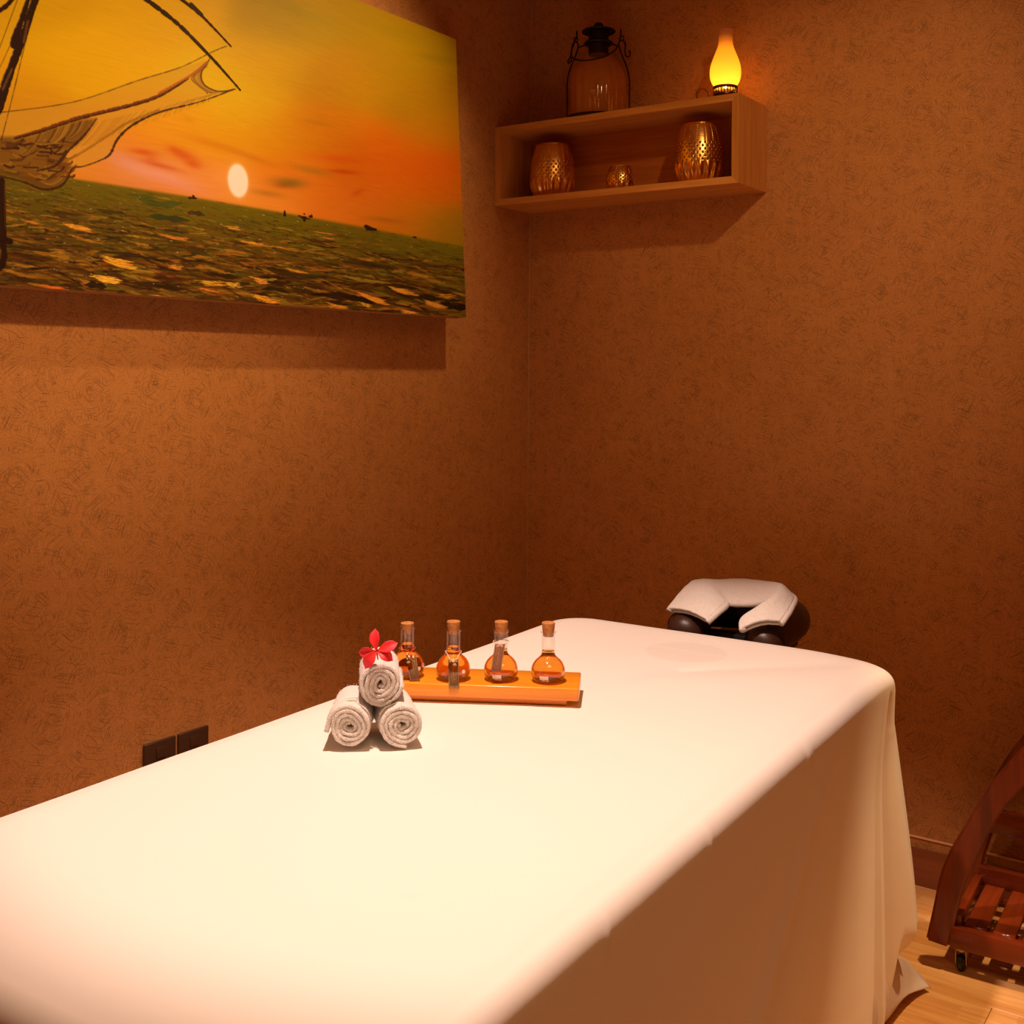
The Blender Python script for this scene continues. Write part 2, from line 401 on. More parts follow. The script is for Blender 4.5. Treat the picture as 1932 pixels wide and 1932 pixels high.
# ------------------------------------------------------------------ painting
def build_painting():
    Y0, Y1, ZT, ZB = -2.15, -0.466, 2.318, 1.503
    XT, XB = 0.050, 0.095                                     # the canvas leans out at its foot
    ny, nz = 1123, 544
    ys = np.linspace(Y0, Y1, ny); zs = np.linspace(ZT, ZB, nz)
    YY, ZZ = np.meshgrid(ys, zs)
    tt = (ZT - ZZ) / (ZT - ZB); XX = XT + (XB - XT) * tt
    PXX, PYY = proj(np.stack([XX, YY, ZZ], -1).reshape(-1, 3)); PXX = PXX.reshape(nz, ny); PYY = PYY.reshape(nz, ny)
    nrm = np.array([ZT - ZB, 0, XB - XT]); nrm /= np.linalg.norm(nrm)
    def idx(px, py):                                          # photograph point -> canvas texel
        r = ray(px, py); q0 = np.array([XT, 0, ZT]); t = ((q0 - CAM) @ nrm) / (r @ nrm); p = CAM + r * t
        return (p[1] - Y0) / (Y1 - Y0) * (ny - 1), (ZT - p[2]) / (ZT - ZB) * (nz - 1)
    ctrl = [(60,30,205,125,0),(300,30,215,132,0),(200,120,222,136,0),(330,235,218,125,4),(400,150,218,142,0),(460,220,215,138,0),
        (560,40,180,115,0),(680,25,165,102,0),(780,75,168,102,0),(845,85,182,116,2),(650,150,190,108,0),(750,130,163,98,0),(820,180,165,94,0),
        (850,250,178,92,0),(600,250,206,98,0),(700,300,206,80,0),(820,320,202,72,0),(865,340,196,80,0),(550,330,222,98,8),(700,360,212,82,4),
        (650,400,222,98,12),(750,420,192,88,4),(860,440,150,88,4),(480,385,228,114,25),(300,240,228,124,8),(250,275,222,105,15),(200,300,225,110,20),
        (330,345,228,120,60),(240,318,220,118,70),(150,300,225,125,20),(10,150,215,125,0),(0,200,205,115,10),(100,90,222,138,0),(420,270,222,120,4),
        (510,260,214,115,0),(300,380,220,95,10),(400,340,228,115,30),(180,340,215,100,15),(-200,100,200,120,0),(-400,200,200,115,5),(-300,330,205,100,10),(500,120,208,128,0)]
    num = np.zeros((nz, ny, 3)); den = np.zeros((nz, ny))
    for cx, cy, r, g, b in ctrl:
        wgt = np.exp(-(((PXX - cx) / 72) ** 2 + ((PYY - cy) / 42) ** 2)) + 1e-7 / (1 + ((PXX - cx) ** 2 + (PYY - cy) ** 2) / 1e4)
        num += wgt[..., None] * np.array([r, g, b]); den += wgt
    img = num / den[..., None]
    hgt = np.zeros((nz, ny))
    rng = np.random.RandomState(4)
    # brushed streaks of the sky
    nrow = rng.randn(nz, ny // 24 + 2); xi = np.linspace(0, nrow.shape[1] - 1.001, ny); i0 = xi.astype(int); fr = xi - i0
    streak = nrow[:, i0] * (1 - fr) + nrow[:, i0 + 1] * fr
    streak = (streak + np.roll(streak, 1, 0) + np.roll(streak, 2, 0)) / 3
    img += streak[..., None] * np.array([2.2, 2.0, 1.0]); hgt += streak * 0.00006
    def region(px, py, rad):
        u, v = idx(px, py); ppm = 0.65 + 0.45 * max(0, min(1, (850 - px) / 850)); k = int(rad / ppm / 1.5 * 1.9) + 5
        a, b, c, d = int(max(0, u - k)), int(min(ny, u + k)), int(max(0, v - k)), int(min(nz, v + k))
        return (slice(c, d), slice(a, b)) if b > a and d > c else None
    def blob(px, py, rx, ry, ang, col, al, hard=1.0):
        s = region(px, py, max(rx, ry) * 2.2)
        if s is None: return
        dx, dy = PXX[s] - px, PYY[s] - py; c_, s_ = math.cos(ang), math.sin(ang)
        q = ((dx * c_ + dy * s_) / rx) ** 2 + ((-dx * s_ + dy * c_) / ry) ** 2
        wgt = np.clip(np.exp(-q) if hard == 1.0 else 1 / (1 + np.exp((np.sqrt(q) - 1) * hard)), 0, 1) * al
        img[s] = img[s] * (1 - wgt[..., None]) + np.array(col) * wgt[..., None]
    for b_ in [(270,287,26,6,.15,(205,62,5),.75),(345,292,30,10,.4,(200,60,8),.7),(300,312,42,5,.25,(195,58,12),.65),(285,300,14,6,.2,(205,70,20),.5),
               (365,310,16,8,.3,(200,62,5),.6),(330,283,12,5,.5,(205,70,8),.6),(240,306,45,14,.35,(222,122,88),.6),(300,330,60,10,.25,(230,128,88),.65),(345,352,50,8,.25,(228,120,80),.5),
               (470,295,60,6,.35,(190,88,5),.5),(545,345,30,9,.08,(128,80,15),.85),(590,322,38,7,.2,(160,90,10),.6),(535,350,16,5,0,(165,60,5),.5),(648,324,28,4,.1,(185,45,0),.7),(640,300,50,7,.1,(212,62,5),.5),
               (505,365,32,6,.15,(165,85,12),.6),(600,232,30,5,.2,(178,92,0),.5),(675,363,12,5,-.4,(190,62,5),.6),(730,415,35,5,.12,(150,72,10),.5),(830,310,60,30,0,(200,66,5),.4),
               (355,225,14,6,.5,(200,110,0),.4),(400,272,60,8,.3,(205,95,0),.5),(740,60,70,14,.35,(150,100,5),.45),(820,110,40,8,.2,(140,92,5),.5),(560,20,80,14,.4,(150,105,5),.35),(415,330,20,16,0,(235,120,40),.5)]:
        blob(*b_)
    blob(449, 341, 26, 37, -.12, (240, 140, 50), .5)
    blob(449, 341, 18.5, 31, -.12, (255, 208, 160), 1.0, 16)
    # sea
    hz = lambda x: 340 + (x - 155) * 0.148 + np.maximum(0, x - 155) * 0.000 + (x - 155) ** 2 * 0.000037
    sea = 1 / (1 + np.exp(-(PYY - hz(PXX)) / 1.2))
    dep = np.clip((PYY - hz(PXX)) / 170, 0, 1)[..., None]
    seac = np.array([106, 74, 3]) * (1 - dep) + np.array([84, 44, 4]) * dep
    img = img * (1 - sea[..., None]) + seac * sea[..., None]
    def stroke(px, py, L, W, ang, col, al, bend=0.0, hh=0.0):
        s = region(px, py, L * 0.62 + W)
        if s is None: return
        dx, dy = PXX[s] - px, PYY[s] - py; c_, s_ = math.cos(ang), math.sin(ang)
        u = (dx * c_ + dy * s_) / (L / 2); v = (-dx * s_ + dy * c_)
        v = v + bend * u * u * W * 2; wd = W / 2 * np.clip(1 - np.abs(u) ** 2.2, 0, 1) ** .6 * (1 + .25 * np.sin(u * 7 + px))
        m = np.clip((wd - np.abs(v)) / 0.8, 0, 1) * (np.abs(u) < 1) * al
        m = m * np.clip((PYY[s] - hz(PXX[s])) / 1.0 + .3, 0, 1)
        br = 1 + .10 * np.sin(v * 3.2 + px)
        img[s] = img[s] * (1 - m[..., None]) + np.array(col) * br[..., None] * m[..., None]
        hgt[s] = np.maximum(hgt[s] * (1 - m * .5), hgt[s] * (1 - m) + m * hh * (0.6 + .4 * np.sin(v * 3 + px)))
    pal_far = [(112,76,4),(92,62,3),(122,76,6),(76,48,3),(70,56,8),(132,84,10),(96,54,5),(104,66,5)]
    pal_mid = [(62,28,3),(92,50,4),(124,72,6),(150,86,12),(88,58,5),(46,20,3),(170,98,18),(104,54,6),(74,48,5),(84,40,4)]
    pal_near = [(50,20,3),(74,34,4),(124,66,6),(176,100,18),(100,50,5),(38,14,3),(86,40,5),(92,54,6),(150,80,10),(64,28,4)]
    rs = random.Random(9)
    for k in range(5200):
        d = k / 5200; px = rs.uniform(-90, 885)
        top = float(hz(px)); bot = 548 + max(0, px) * 0.066
        f = min(1, max(0, d + rs.uniform(-.14, .12))); py = top + 3 + (bot - top) * f ** 0.85 + rs.uniform(-8, 8)
        f = (py - top) / (bot - top)
        pal = pal_far if f < .25 else pal_mid if f < .6 else pal_near
        if rs.random() < .25: pal = pal_mid
        col = rs.choice(pal); sz = .35 + 1.0 * f
        ang = .20 - .08 * f + rs.gauss(0, .07 + .09 * f)
        stroke(px, py, rs.uniform(22, 82) * sz, rs.uniform(2.0, 6.5) * sz, ang, [c * rs.uniform(.85, 1.12) for c in col], rs.uniform(.45, .85), rs.uniform(-.35, .35), .0004 + .0009 * f * rs.random())
    # deep green patches and long dark troughs
    for (x, y, L, W, c, a) in [(300,385,90,14,(60,58,10),.6),(320,412,80,12,(38,40,10),.7),(270,370,70,7,(60,56,10),.5),(370,402,36,9,(58,30,5),.8),(130,404,60,7,(66,34,5),.7),(210,400,60,8,(58,32,4),.7),
                               (240,480,120,8,(40,20,4),.7),(350,470,110,12,(60,36,4),.6),(180,538,44,12,(30,12,3),.85),(300,540,120,9,(44,20,3),.8),(420,520,80,9,(40,18,3),.7),(560,520,120,12,(52,28,4),.7),
                               (600,455,70,7,(70,30,5),.8),(700,500,110,10,(56,30,4),.6),(650,560,130,13,(34,14,3),.8),(790,560,90,12,(40,18,3),.75),(800,500,100,8,(66,30,6),.6),(730,475,90,6,(84,70,8),.7),(860,580,60,12,(34,14,3),.85),
                               (60,470,90,7,(50,24,4),.7),(60,530,100,9,(50,24,4),.7),(520,545,60,8,(36,16,3),.7)]:
        stroke(x, y, L, W, .13, c, a, rs.uniform(-.4, .4), .0004)
    # bright palette-knife crests
    for (x, y, L, W, c, a, t_) in [(225,497,80,20,(205,122,28),.9,.28),(150,430,70,12,(196,110,32),.8,.25),(200,527,70,15,(214,134,40),.95,.12),(110,545,90,12,(190,84,18),.8,.22),(440,430,46,8,(205,108,40),.85,.08),
                                   (330,505,40,10,(185,100,22),.85,.1),(400,535,70,10,(200,116,26),.85,-.15),(440,538,42,11,(210,126,36),.95,-.02),(395,548,50,8,(198,96,24),.8,.1),(490,530,40,12,(205,104,34),.9,.3),
                                   (500,565,60,14,(196,112,28),.9,.2),(560,512,60,8,(190,104,24),.85,.25),(610,440,70,6,(196,98,40),.8,.15),(620,450,50,5,(200,96,44),.8,.15),(690,490,50,6,(188,104,26),.8,.0),(760,550,60,13,(200,116,30),.9,.25),
                                   (705,565,70,14,(205,120,30),.9,.4),(770,590,60,10,(200,116,40),.9,.25),(845,560,50,10,(186,110,24),.8,-.2),(640,578,50,9,(186,108,26),.85,.35),(820,575,60,12,(196,112,30),.85,.3),(60,420,60,7,(190,104,28),.7,.15),
                                   (310,375,60,4,(150,96,30),.7,.15),(480,460,60,8,(190,110,26),.8,.1),(90,480,110,10,(150,82,14),.7,-.05),(40,500,80,8,(170,96,20),.6,.05),(330,450,60,8,(190,100,30),.75,.1),(540,470,70,8,(170,88,20),.8,.2),
                                   (690,575,30,8,(214,130,40),.9,.5),(800,605,40,6,(210,130,40),.9,.2),(300,560,60,6,(200,120,40),.8,.1),(10,545,40,10,(196,100,26),.8,.3)]:
        nq = 7; a0 = t_ * .45 + .06
        for q in range(nq):
            v_ = (q / (nq - 1) - .5)
            stroke(x + v_ * L * .22 + rs.uniform(-4, 4), y + v_ * W * .8, L * rs.uniform(.55, .95), W * rs.uniform(.16, .30), a0 + rs.gauss(0, .035), [min(250, v * k_ * rs.uniform(.9, 1.2)) for v, k_ in zip(c, (1.12, 1.06, .8))], a, .3 + rs.uniform(-.2, .2), .0014)
    for k in range(150):
        px = rs.uniform(0, 870); py = float(hz(px)) + rs.uniform(4, 190)
        stroke(px, py, rs.uniform(3, 9), 1.2, rs.uniform(0, .5), (225, 180, 130), .8, 0, .0012)
    def line(P, wd, col, al=1.0, jit=0.0, hh=.0006):
        P = crom([np.array(p, float) for p in P], 10); n = len(P)
        for i in range(n - 1):
            a, b = P[i], P[i + 1]; t = i / n; w_ = (wd(t) if callable(wd) else wd)
            L = float(np.hypot(*(b - a)))
            s = region((a[0] + b[0]) / 2, (a[1] + b[1]) / 2, L * .6 + w_ + 2)
            if s is None: continue
            d = (b - a) / max(L, 1e-6); dx, dy = PXX[s] - a[0], PYY[s] - a[1]
            u = np.clip(dx * d[0] + dy * d[1], 0, L); dist = np.hypot(dx - u * d[0], dy - u * d[1])
            w2 = w_ / 2 * (1 + jit * math.sin(i * 2.3) * .5 + jit * rs.uniform(-.5, .5))
            m = np.clip((w2 - dist) / .9 + .5, 0, 1) * al
            img[s] = img[s] * (1 - m[..., None]) + np.array(col) * m[..., None]
            hgt[s] = np.maximum(hgt[s], m * hh)
    def poly(P, col, al, soft=4.0):
        P = np.array(P, float); x0, x1 = P[:, 0].min() - 10, P[:, 0].max() + 10
        s = (slice(0, nz), slice(max(0, int(idx(x0, P[:, 1].mean())[0]) - 60), min(ny, int(idx(x1, P[:, 1].mean())[0]) + 60)))
        X, Y = PXX[s], PYY[s]; ins = np.zeros(X.shape, bool); dm = np.full(X.shape, 1e9)
        for i in range(len(P)):
            a, b = P[i], P[(i + 1) % len(P)]
            cond = ((a[1] > Y) != (b[1] > Y)) & (X < (b[0] - a[0]) * (Y - a[1]) / (b[1] - a[1] + 1e-9) + a[0]); ins ^= cond
            L = np.hypot(*(b - a)) + 1e-9; d = (b - a) / L; u = np.clip((X - a[0]) * d[0] + (Y - a[1]) * d[1], 0, L)
            dm = np.minimum(dm, np.hypot(X - a[0] - u * d[0], Y - a[1] - u * d[1]))
        m = np.clip(.5 + np.where(ins, dm, -dm) / soft, 0, 1) * al
        img[s] = img[s] * (1 - m[..., None]) + np.array(col) * m[..., None]
    D = (42, 13, 2); B = (120, 62, 8)
    # sail cloth
    poly([(-60,222),(10,212),(140,192),(260,150),(340,127),(395,112),(378,140),(385,160),(410,172),(442,168),(380,190),(300,210),(250,235),(215,275),(200,300),(160,315),(135,322),(120,345),(60,330),(-60,300)], (196,118,22), .55, 3)
    poly([(-60,258),(60,258),(150,226),(182,224),(158,258),(120,290),(135,318),(112,352),(78,358),(30,334),(-60,320)], (104,52,5), .8, 8)
    poly([(20,262),(110,240),(150,228),(130,262),(90,290),(40,300)], (140,78,10), .6, 10)
    for k in range(46):
        t = k / 45; x = 70 + 95 * t; y = 252 - 26 * t
        line([(x, y), (x - 14, y + 24), (x - 44, y + 42 + 10 * (1 - t))], 1.6, rs.choice([(88,42,5),(170,98,18),(66,26,4),(150,84,12)]), .45)
    for k in range(50):
        t = k / 49; x = 175 + 240 * t; y = 232 - 58 * t
        line([(x, y), (x - 18, y + 6 + 20 * (1 - t)), (x - 44 * (1 - t * .5), y + 18 + 34 * (1 - t))], 1.5, rs.choice([(180,104,14),(150,80,10),(206,128,22)]), .4)
    for k in range(26):
        q = k / 25; line([(60 + 10 * q, 330 + 10 * q), (95, 352 - 18 * q), (125 - 8 * q, 335 - 26 * q), (128, 312)], 2, rs.choice([(70,28,4),(120,64,8),(150,84,14)]), .55)
    for k in range(60):
        x = rs.uniform(0, 120); y = rs.uniform(265, 335)
        line([(x, y), (x + rs.uniform(8, 22), y + rs.uniform(-3, 8)), (x + rs.uniform(18, 36), y + rs.uniform(-8, 4))], rs.uniform(2, 5), rs.choice([(60,22,3),(90,42,5),(150,84,14),(120,56,6)]), .6)
    for k in range(12):
        q = k / 11; line([(396 - 6 * q, 110 + 16 * q), (380 - 18 * q, 138 + 8 * q), (386 - 14 * q, 160), (414 - 24 * q, 173 + q), (440 - 50 * q, 170 + 6 * q)], 1.4, rs.choice([(150,84,10),(96,44,5),(180,110,16)]), .6)
    line([(395,112),(380,138),(386,160),(412,172),(444,168)], 2.2, (92,42,5), .9)
    line([(355,148),(300,180),(240,200),(150,222),(80,245),(28,260)], lambda t: 4 + 3 * math.sin(t * 3), (104,38,5), .85, .3)
    line([(390,118),(360,142),(300,176)], 5, (165,62,10), .6)
    line([(350,152),(300,183),(245,201),(150,225),(80,248),(28,262)], 2.2, D, .95, .5)
    line([(182,224),(158,256),(128,285),(105,312),(70,322)], lambda t: 2 + 3 * math.sin(t * 3.1), (70,28,4), .95, .5)
    line([(442,168),(380,191),(300,212),(250,236),(222,262),(208,290),(190,302),(160,313),(137,318),(128,335),(112,352),(80,357),(40,342),(-60,318)], lambda t: 2 + 2.4 * math.sin(t * 6) ** 2, (64,26,4), .95, .5)
    line([(300,207),(240,232),(205,255),(150,290),(120,305)], 5, (150,78,10), .55, .3)
    line([(-60,216),(10,211),(140,192),(260,152),(340,127),(400,98),(427,87)], 1.5, (70,26,4), .9, .4)
    # spars, mast and rigging
    line([(272,-4),(335,45),(395,105),(425,138),(453,170)], lambda t: 8 - 5.5 * t, D, 1, .3, .0012)
    line([(338,-4),(375,25),(405,55),(436,88)], lambda t: 6 - 3.5 * t, D, 1, .3, .0012)
    line([(360,8),(368,16),(380,28)], 7, D, .9)
    line([(68,-6),(56,28),(42,72),(24,120),(10,160),(-4,210)], lambda t: 12 + 4 * t, D, 1, .25, .0014)
    line([(54,-6),(42,32),(30,66),(27,84)], lambda t: 7 + 9 * t, D, 1, .3, .0014)
    line([(52,40),(44,80)], 5, (96,44,14), .8); line([(22,130),(4,170)], 4, (110,62,24), .6)
    line([(26,-6),(8,14),(-30,34)], 8, D, 1, .3)
    line([(34,-4),(14,50),(-10,115)], 1.3, D, .8); line([(26,70),(4,118),(-30,190)], 1.2, D, .7)
    line([(72,-4),(48,80),(24,180),(2,266)], 1.4, D, .85, .4)
    line([(2,340),(4,400),(5,450)], 13, D, 1, .15, .0014); line([(8,345),(9,430)], 2, (96,40,8), .7)
    line([(-4,440),(8,452),(20,456)], 9, D, .9, .6); line([(4,455),(8,480),(2,505)], 10, D, .9, .5)
    for (x, y, w_, h_) in [(363,373,13,3),(365,370,2,3),(358,374,2,2),(537,405,1,4),(537,401,.5,3),(537,398,.3,2),(565,407,3,2),(573,410,6,4),(574,403,.5,2),(586,408,4,3),(588,406,1,2),(578,412,12,2),(574,415,2,3),(691,427,3,5),(696,429,3,5),(702,431,3,4),(708,432,3,3),(700,433,17,3),(781,447,3,2),(784,447,1,2)]:
        line([(x - w_ / 2, y), (x + w_ / 2, y + 1)], h_, (48, 16, 4), 1, .5, .0006)
    img = np.clip(img, 0, 255) / 255
    L = np.where(img <= 0.04045, img / 12.92, ((img + 0.055) / 1.055) ** 2.4)
    alb = np.clip(L / PAINT_LIGHT, 0.002, 0.92)
    gj = rng.randn(nz, ny) * .00004
    P = np.stack([XX, YY, ZZ], -1) + (hgt + gj)[..., None] * nrm
    V = P.reshape(-1, 3)
    ii = (np.arange(nz - 1)[:, None] * ny + np.arange(ny - 1)[None, :]).reshape(-1)
    quads = np.stack([ii, ii + ny, ii + ny + 1, ii + 1], -1)
    me = bpy.data.meshes.new('painted_face'); nf = len(quads)
    me.vertices.add(len(V)); me.vertices.foreach_set('co', V.astype(np.float32).ravel())
    me.loops.add(nf * 4); me.loops.foreach_set('vertex_index', quads.astype(np.int32).ravel())
    me.polygons.add(nf); me.polygons.foreach_set('loop_start', np.arange(0, nf * 4, 4, dtype=np.int32))
    me.update(calc_edges=True); me.polygons.foreach_set('use_smooth', np.ones(nf, bool))
    at = me.color_attributes.new('paint', 'FLOAT_COLOR', 'POINT')
    c4 = np.ones((nz * ny, 4), np.float32); c4[:, :3] = alb.reshape(-1, 3); at.data.foreach_set('color', c4.ravel())
    t = NT('oil_paint'); at_ = t.n('Attribute', attribute_name='paint'); t.set(Base_Color=at_.outputs['Color'], Roughness=0.5, Specular_IOR_Level=0.12)
    t.bump(t.noise(t.coord(), 900, 2), 0.0002, 0.4)
    me.materials.append(t.m)
    root = empty('painting', (0.02, (Y0 + Y1) / 2, ZB), 'large unframed oil painting of a sailing ship sail and low sun over a choppy sea', 'painting')
    o = bpy.data.objects.new('painted_face', me); COL.objects.link(o); o.parent = root; o.matrix_parent_inverse = Matrix.Translation(-root.location)
    # wrapped canvas body: bowed corners, 36 mm deep
    bm = bmesh.new(); bmesh.ops.create_cube(bm, size=1); D_ = .036
    for v in bm.verts:
        y = Y0 - .0 if v.co.y < 0 else Y1; z = ZT if v.co.z > 0 else ZB; xf = XT if v.co.z > 0 else XB
        v.co = Vector((xf - .0008, y, z)) - Vector(nrm) * (0 if v.co.x > 0 else D_)
    bmesh.ops.bevel(bm, geom=list(bm.edges), offset=.0035, segments=2, affect='EDGES')
    for v in bm.verts: v.co -= root.location
    for v in bm.verts: v.co.x -= .0012
    from_bm('stretched_canvas', bm, plain('canvas_edge', (0.42, 0.20, 0.05), .8, 0, .0004, 600), root, True)
    bm = bmesh.new()
    for z in (ZB + .06, ZB + .08):
        pass
    bm.free()
    box('wall_spacer', .001 - root.location.x, XB - .038 - root.location.x, -.5, .5, .03, .055, M['skirting'], root)
    box('hanging_rail', .001 - root.location.x, XT - .037 - root.location.x, -.5, .5, .72, .745, M['skirting'], root)
PAINT_LIGHT = np.array([1.02, 0.56, 0.25])
build_painting()

# ------------------------------------------------------------------ socket plates
def socket(y0, y1, label):
    root = empty('wall_socket', (0, (y0 + y1) / 2, 0.437), label, 'wall socket', group='dark socket plates above the bed edge')
    h = (y1 - y0) / 2
    o = box('faceplate', 0.0005, 0.009, -h, h, 0, 0.086, M['plate'], root, 0.003, 3)
    box('switch_rocker', 0.007, 0.0115, -.012, .012, .048, .072, M['plate'], root, 0.001)
    for dy in (-.012, .012): box('pin_hole', 0.0085, 0.0093, dy - .003, dy + .003, .020, .028, M['black'], root)
    box('pin_hole', 0.0085, 0.0093, -.002, .002, .034, .042, M['black'], root)
socket(-1.503, -1.418, 'dark brown socket plate on the left wall, the one farther from the corner')
socket(-1.410, -1.325, 'dark brown socket plate on the left wall, the one nearer the corner')

# ------------------------------------------------------------------ massage table, sheet
BR = R(2.2)
bed = empty('massage_table', (1.028, -1.572, 0), 'massage table hidden beneath the white draped sheet', 'massage table', BR)
HW, HL, TZ = 0.412, 0.905, 0.742
bm = bmesh.new(); bmesh.ops.create_cube(bm, size=1)
for v in bm.verts: v.co = Vector((v.co.x * 2 * (HW - .032), v.co.y * 2 * (HL - .032), TZ - .045 + v.co.z * .07))
bmesh.ops.bevel(bm, geom=list(bm.edges), offset=.02, segments=3, affect='EDGES')
from_bm('padded_top', bm, M['black'], bed, True)
for sx in (-1, 1):
    for sy in (-1, 1): box('leg', sx * .31 - .025, sx * .31 + .025, sy * .72 - .025, sy * .72 + .025, 0.001, .665, M['skirting'], bed, .003)
for sx in (-1, 1): box('side_rail', sx * .31 - .015, sx * .31 + .015, -.70, .70, .56, .64, M['skirting'], bed, .003)

def build_sheet():
    # rings from the middle of the top out over the rolled edge and down to the hem
    NS = 720; rc = 0.10
    def contour(hw, hl, r):
        pts = []
        per = [(hw, -hl + r, hw, hl - r), None]
        segs = []
        import itertools
        cs = [(hw - r, hl - r, 0), (-hw + r, hl - r, PI / 2), (-hw + r, -hl + r, PI), (hw - r, -hl + r, 1.5 * PI)]
        lens = [2 * (hl - r), PI / 2 * r, 2 * (hw - r), PI / 2 * r] * 2
        # start on the +x side going +y
        tot = 4 * (hl - r) + 4 * (hw - r) + 2 * PI * r
        for i in range(NS):
            s = i / NS * tot; q = s
            def take(L):
                nonlocal q
                if q <= L: return True
                q -= L; return False
            if take(2 * (hl - r)): p = (hw, -hl + r + q); n = (1, 0)
            elif take(PI / 2 * r): a = q / r; p = (hw - r + r * math.cos(a), hl - r + r * math.sin(a)); n = (math.cos(a), math.sin(a))
            elif take(2 * (hw - r)): p = (hw - r - q, hl); n = (0, 1)
            elif take(PI / 2 * r): a = PI / 2 + q / r; p = (-hw + r + r * math.cos(a), hl - r + r * math.sin(a)); n = (math.cos(a), math.sin(a))
            elif take(2 * (hl - r)): p = (-hw, hl - r - q); n = (-1, 0)
            elif take(PI / 2 * r): a = PI + q / r; p = (-hw + r + r * math.cos(a), -hl + r + r * math.sin(a)); n = (math.cos(a), math.sin(a))
            elif take(2 * (hw - r)): p = (-hw + r + q, -hl); n = (0, -1)
            else: a = 1.5 * PI + q / r; p = (hw - r + r * math.cos(a), -hl + r + r * math.sin(a)); n = (math.cos(a), math.sin(a))
            pts.append((p, n))
        return pts
    C0 = contour(HW, HL, rc)
    G = [[] for _ in range(NS)]
    er = 0.030
    prof = [(-.06, -.0006), (-.048, -.0016), (-.036, -.0036)]
    for k in range(11):
        a = PI / 2 * k / 10; prof.append((-er + er * math.sin(a) + .0, -.005 - er * (1 - math.cos(a))))
    z0 = prof[-1][1]
    NZ = 60; bot = -(TZ + .008 - 0.012)
    for k in range(1, NZ + 1): prof.append((0.0, z0 + (bot - z0) * (k / NZ)))
    cx, cy = HW, HL
    for i, (p, n) in enumerate(C0):
        ang0 = math.atan2(n[1], n[0]); u_ = max(0.0, min(1.0, (p[1] - (cy - rc - .004)) / .03)) if (p[0] > 0 and n[1] < .999) else 0.0
        lift_ = .125 * u_ * u_ * (3 - 2 * u_) + (.03 * math.exp(-((ang0 - .2) / .3) ** 2) if u_ > 0 else 0)
        if n[1] >= .999 and p[0] > 0: lift_ = .155 * math.exp(-((p[0] - (cx - rc)) / .22) ** 2)
        for (off, dz) in prof:
            f = max(0.0, min(1.0, (z0 - dz) / (z0 - bot)))               # 0 at the rim, 1 at the hem
            if dz < z0: dz = z0 + (dz - z0) * (1 - lift_ / (z0 - bot))
            x, y = p[0] + n[0] * off, p[1] + n[1] * off
            o = 0.0
            corner = (y - (cy - .02))
            side = p[0] > HW - .012 and abs(n[1]) < .5
            if n[0] > .7:
                # hanging panel on the +x side: tucks in slightly, soft folds
                o += -.020 * math.sin(min(1, f * 3) * PI / 2) * math.exp(-((y - cy + .10) / .22) ** 2)
                o += (0.006 * math.sin(y * 9 + 1.3) + .004 * math.sin(y * 23 + .4)) * f
                # diagonal drag fold running from near the far corner down towards the camera
                dd = (dz + .10) - (y - .35) * .75
                o += .010 * math.exp(-(dd / .035) ** 2) * min(1, f * 4) * math.exp(-((y - .1) / .45) ** 2)
                o += -.008 * math.exp(-((dd + .09) / .06) ** 2) * min(1, f * 4) * math.exp(-((y - .1) / .45) ** 2)
                # sharp ironed crease below the rim
                o += .0016 * math.exp(-((dz + .135) / .004) ** 2)
            else:
                s = i / NS * 2 * PI
                o += (.008 * math.sin(s * 19) + .005 * math.sin(s * 31 + 1)) * f
            # excess cloth of the far right corner swings out as one soft cone
            ang = math.atan2(n[1], n[0])
            if y > cy - .16 and x > 0:
                lob = math.exp(-((ang - .70) / .55) ** 2) if off >= -er else 0
                bell = .044 * (f ** .6) + .036 * math.sin(min(1, f * 1.15) * PI * .62) * f
                o += lob * bell * 1.0
                o -= .045 * lob * (max(0, f - .90) / .10) ** 2
                notch = math.exp(-((y - (cy - rc - .012)) / .010) ** 2) if n[0] > .8 else 0
                o -= notch * .030 * min(1, f * 8)
            # little creases pulled over the rim
            if n[0] > .9:
                for yc in (.28, .295, -.13, -.42):
                    o += .0035 * math.exp(-((y - yc - dz * .25) / .004) ** 2) * math.exp(-((dz + .035) / .03) ** 2) * (1 if off > -.03 else 0)
            wob = .0006 * noise.noise(Vector((x * 6, y * 6, dz * 6)))
            zz = TZ + .012 + dz + (.0 if off > -.05 else .0)
            if dz > z0 + .004:
                zz += .0012 * noise.noise(Vector((x * 4, y * 4, 3)))
            if f < .25: zz -= .013 * math.exp(-(((x - cx) ** 2 + (y - cy) ** 2) / .13 ** 2)) * (1 - f * 4)
            px, py = x + n[0] * (o + wob), y + n[1] * (o + wob)
            G[i].append((px, py, zz))
    V, Fc = [], []
    m = len(prof)
    for row in G: V += row
    for i in range(NS):
        j = (i + 1) % NS
        for k in range(m - 1): Fc.append((i * m + k, i * m + k + 1, j * m + k + 1, j * m + k))
    # flat middle, rings shrinking towards the centre line of the table
    inner = [G[i][0] for i in range(NS)]; prev = [i * m for i in range(NS)]
    for q in range(1, 11):
        t = q / 12; base = len(V)
        for p in inner:
            yl = max(-.5, min(.5, p[1] * .6)); x, y = p[0] * (1 - t), p[1] + (yl - p[1]) * t
            V.append((x, y, p[2]))
        cur = [base + i for i in range(NS)]
        for i in range(NS): j = (i + 1) % NS; Fc.append((prev[i], prev[j], cur[j], cur[i]))
        prev = cur
    Fc.append(tuple(prev))
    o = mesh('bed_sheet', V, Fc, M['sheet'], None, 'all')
    bm = bmesh.new(); bm.from_mesh(o.data); bmesh.ops.remove_doubles(bm, verts=bm.verts, dist=2e-5); bmesh.ops.recalc_face_normals(bm, faces=bm.faces); bm.to_mesh(o.data); bm.free()
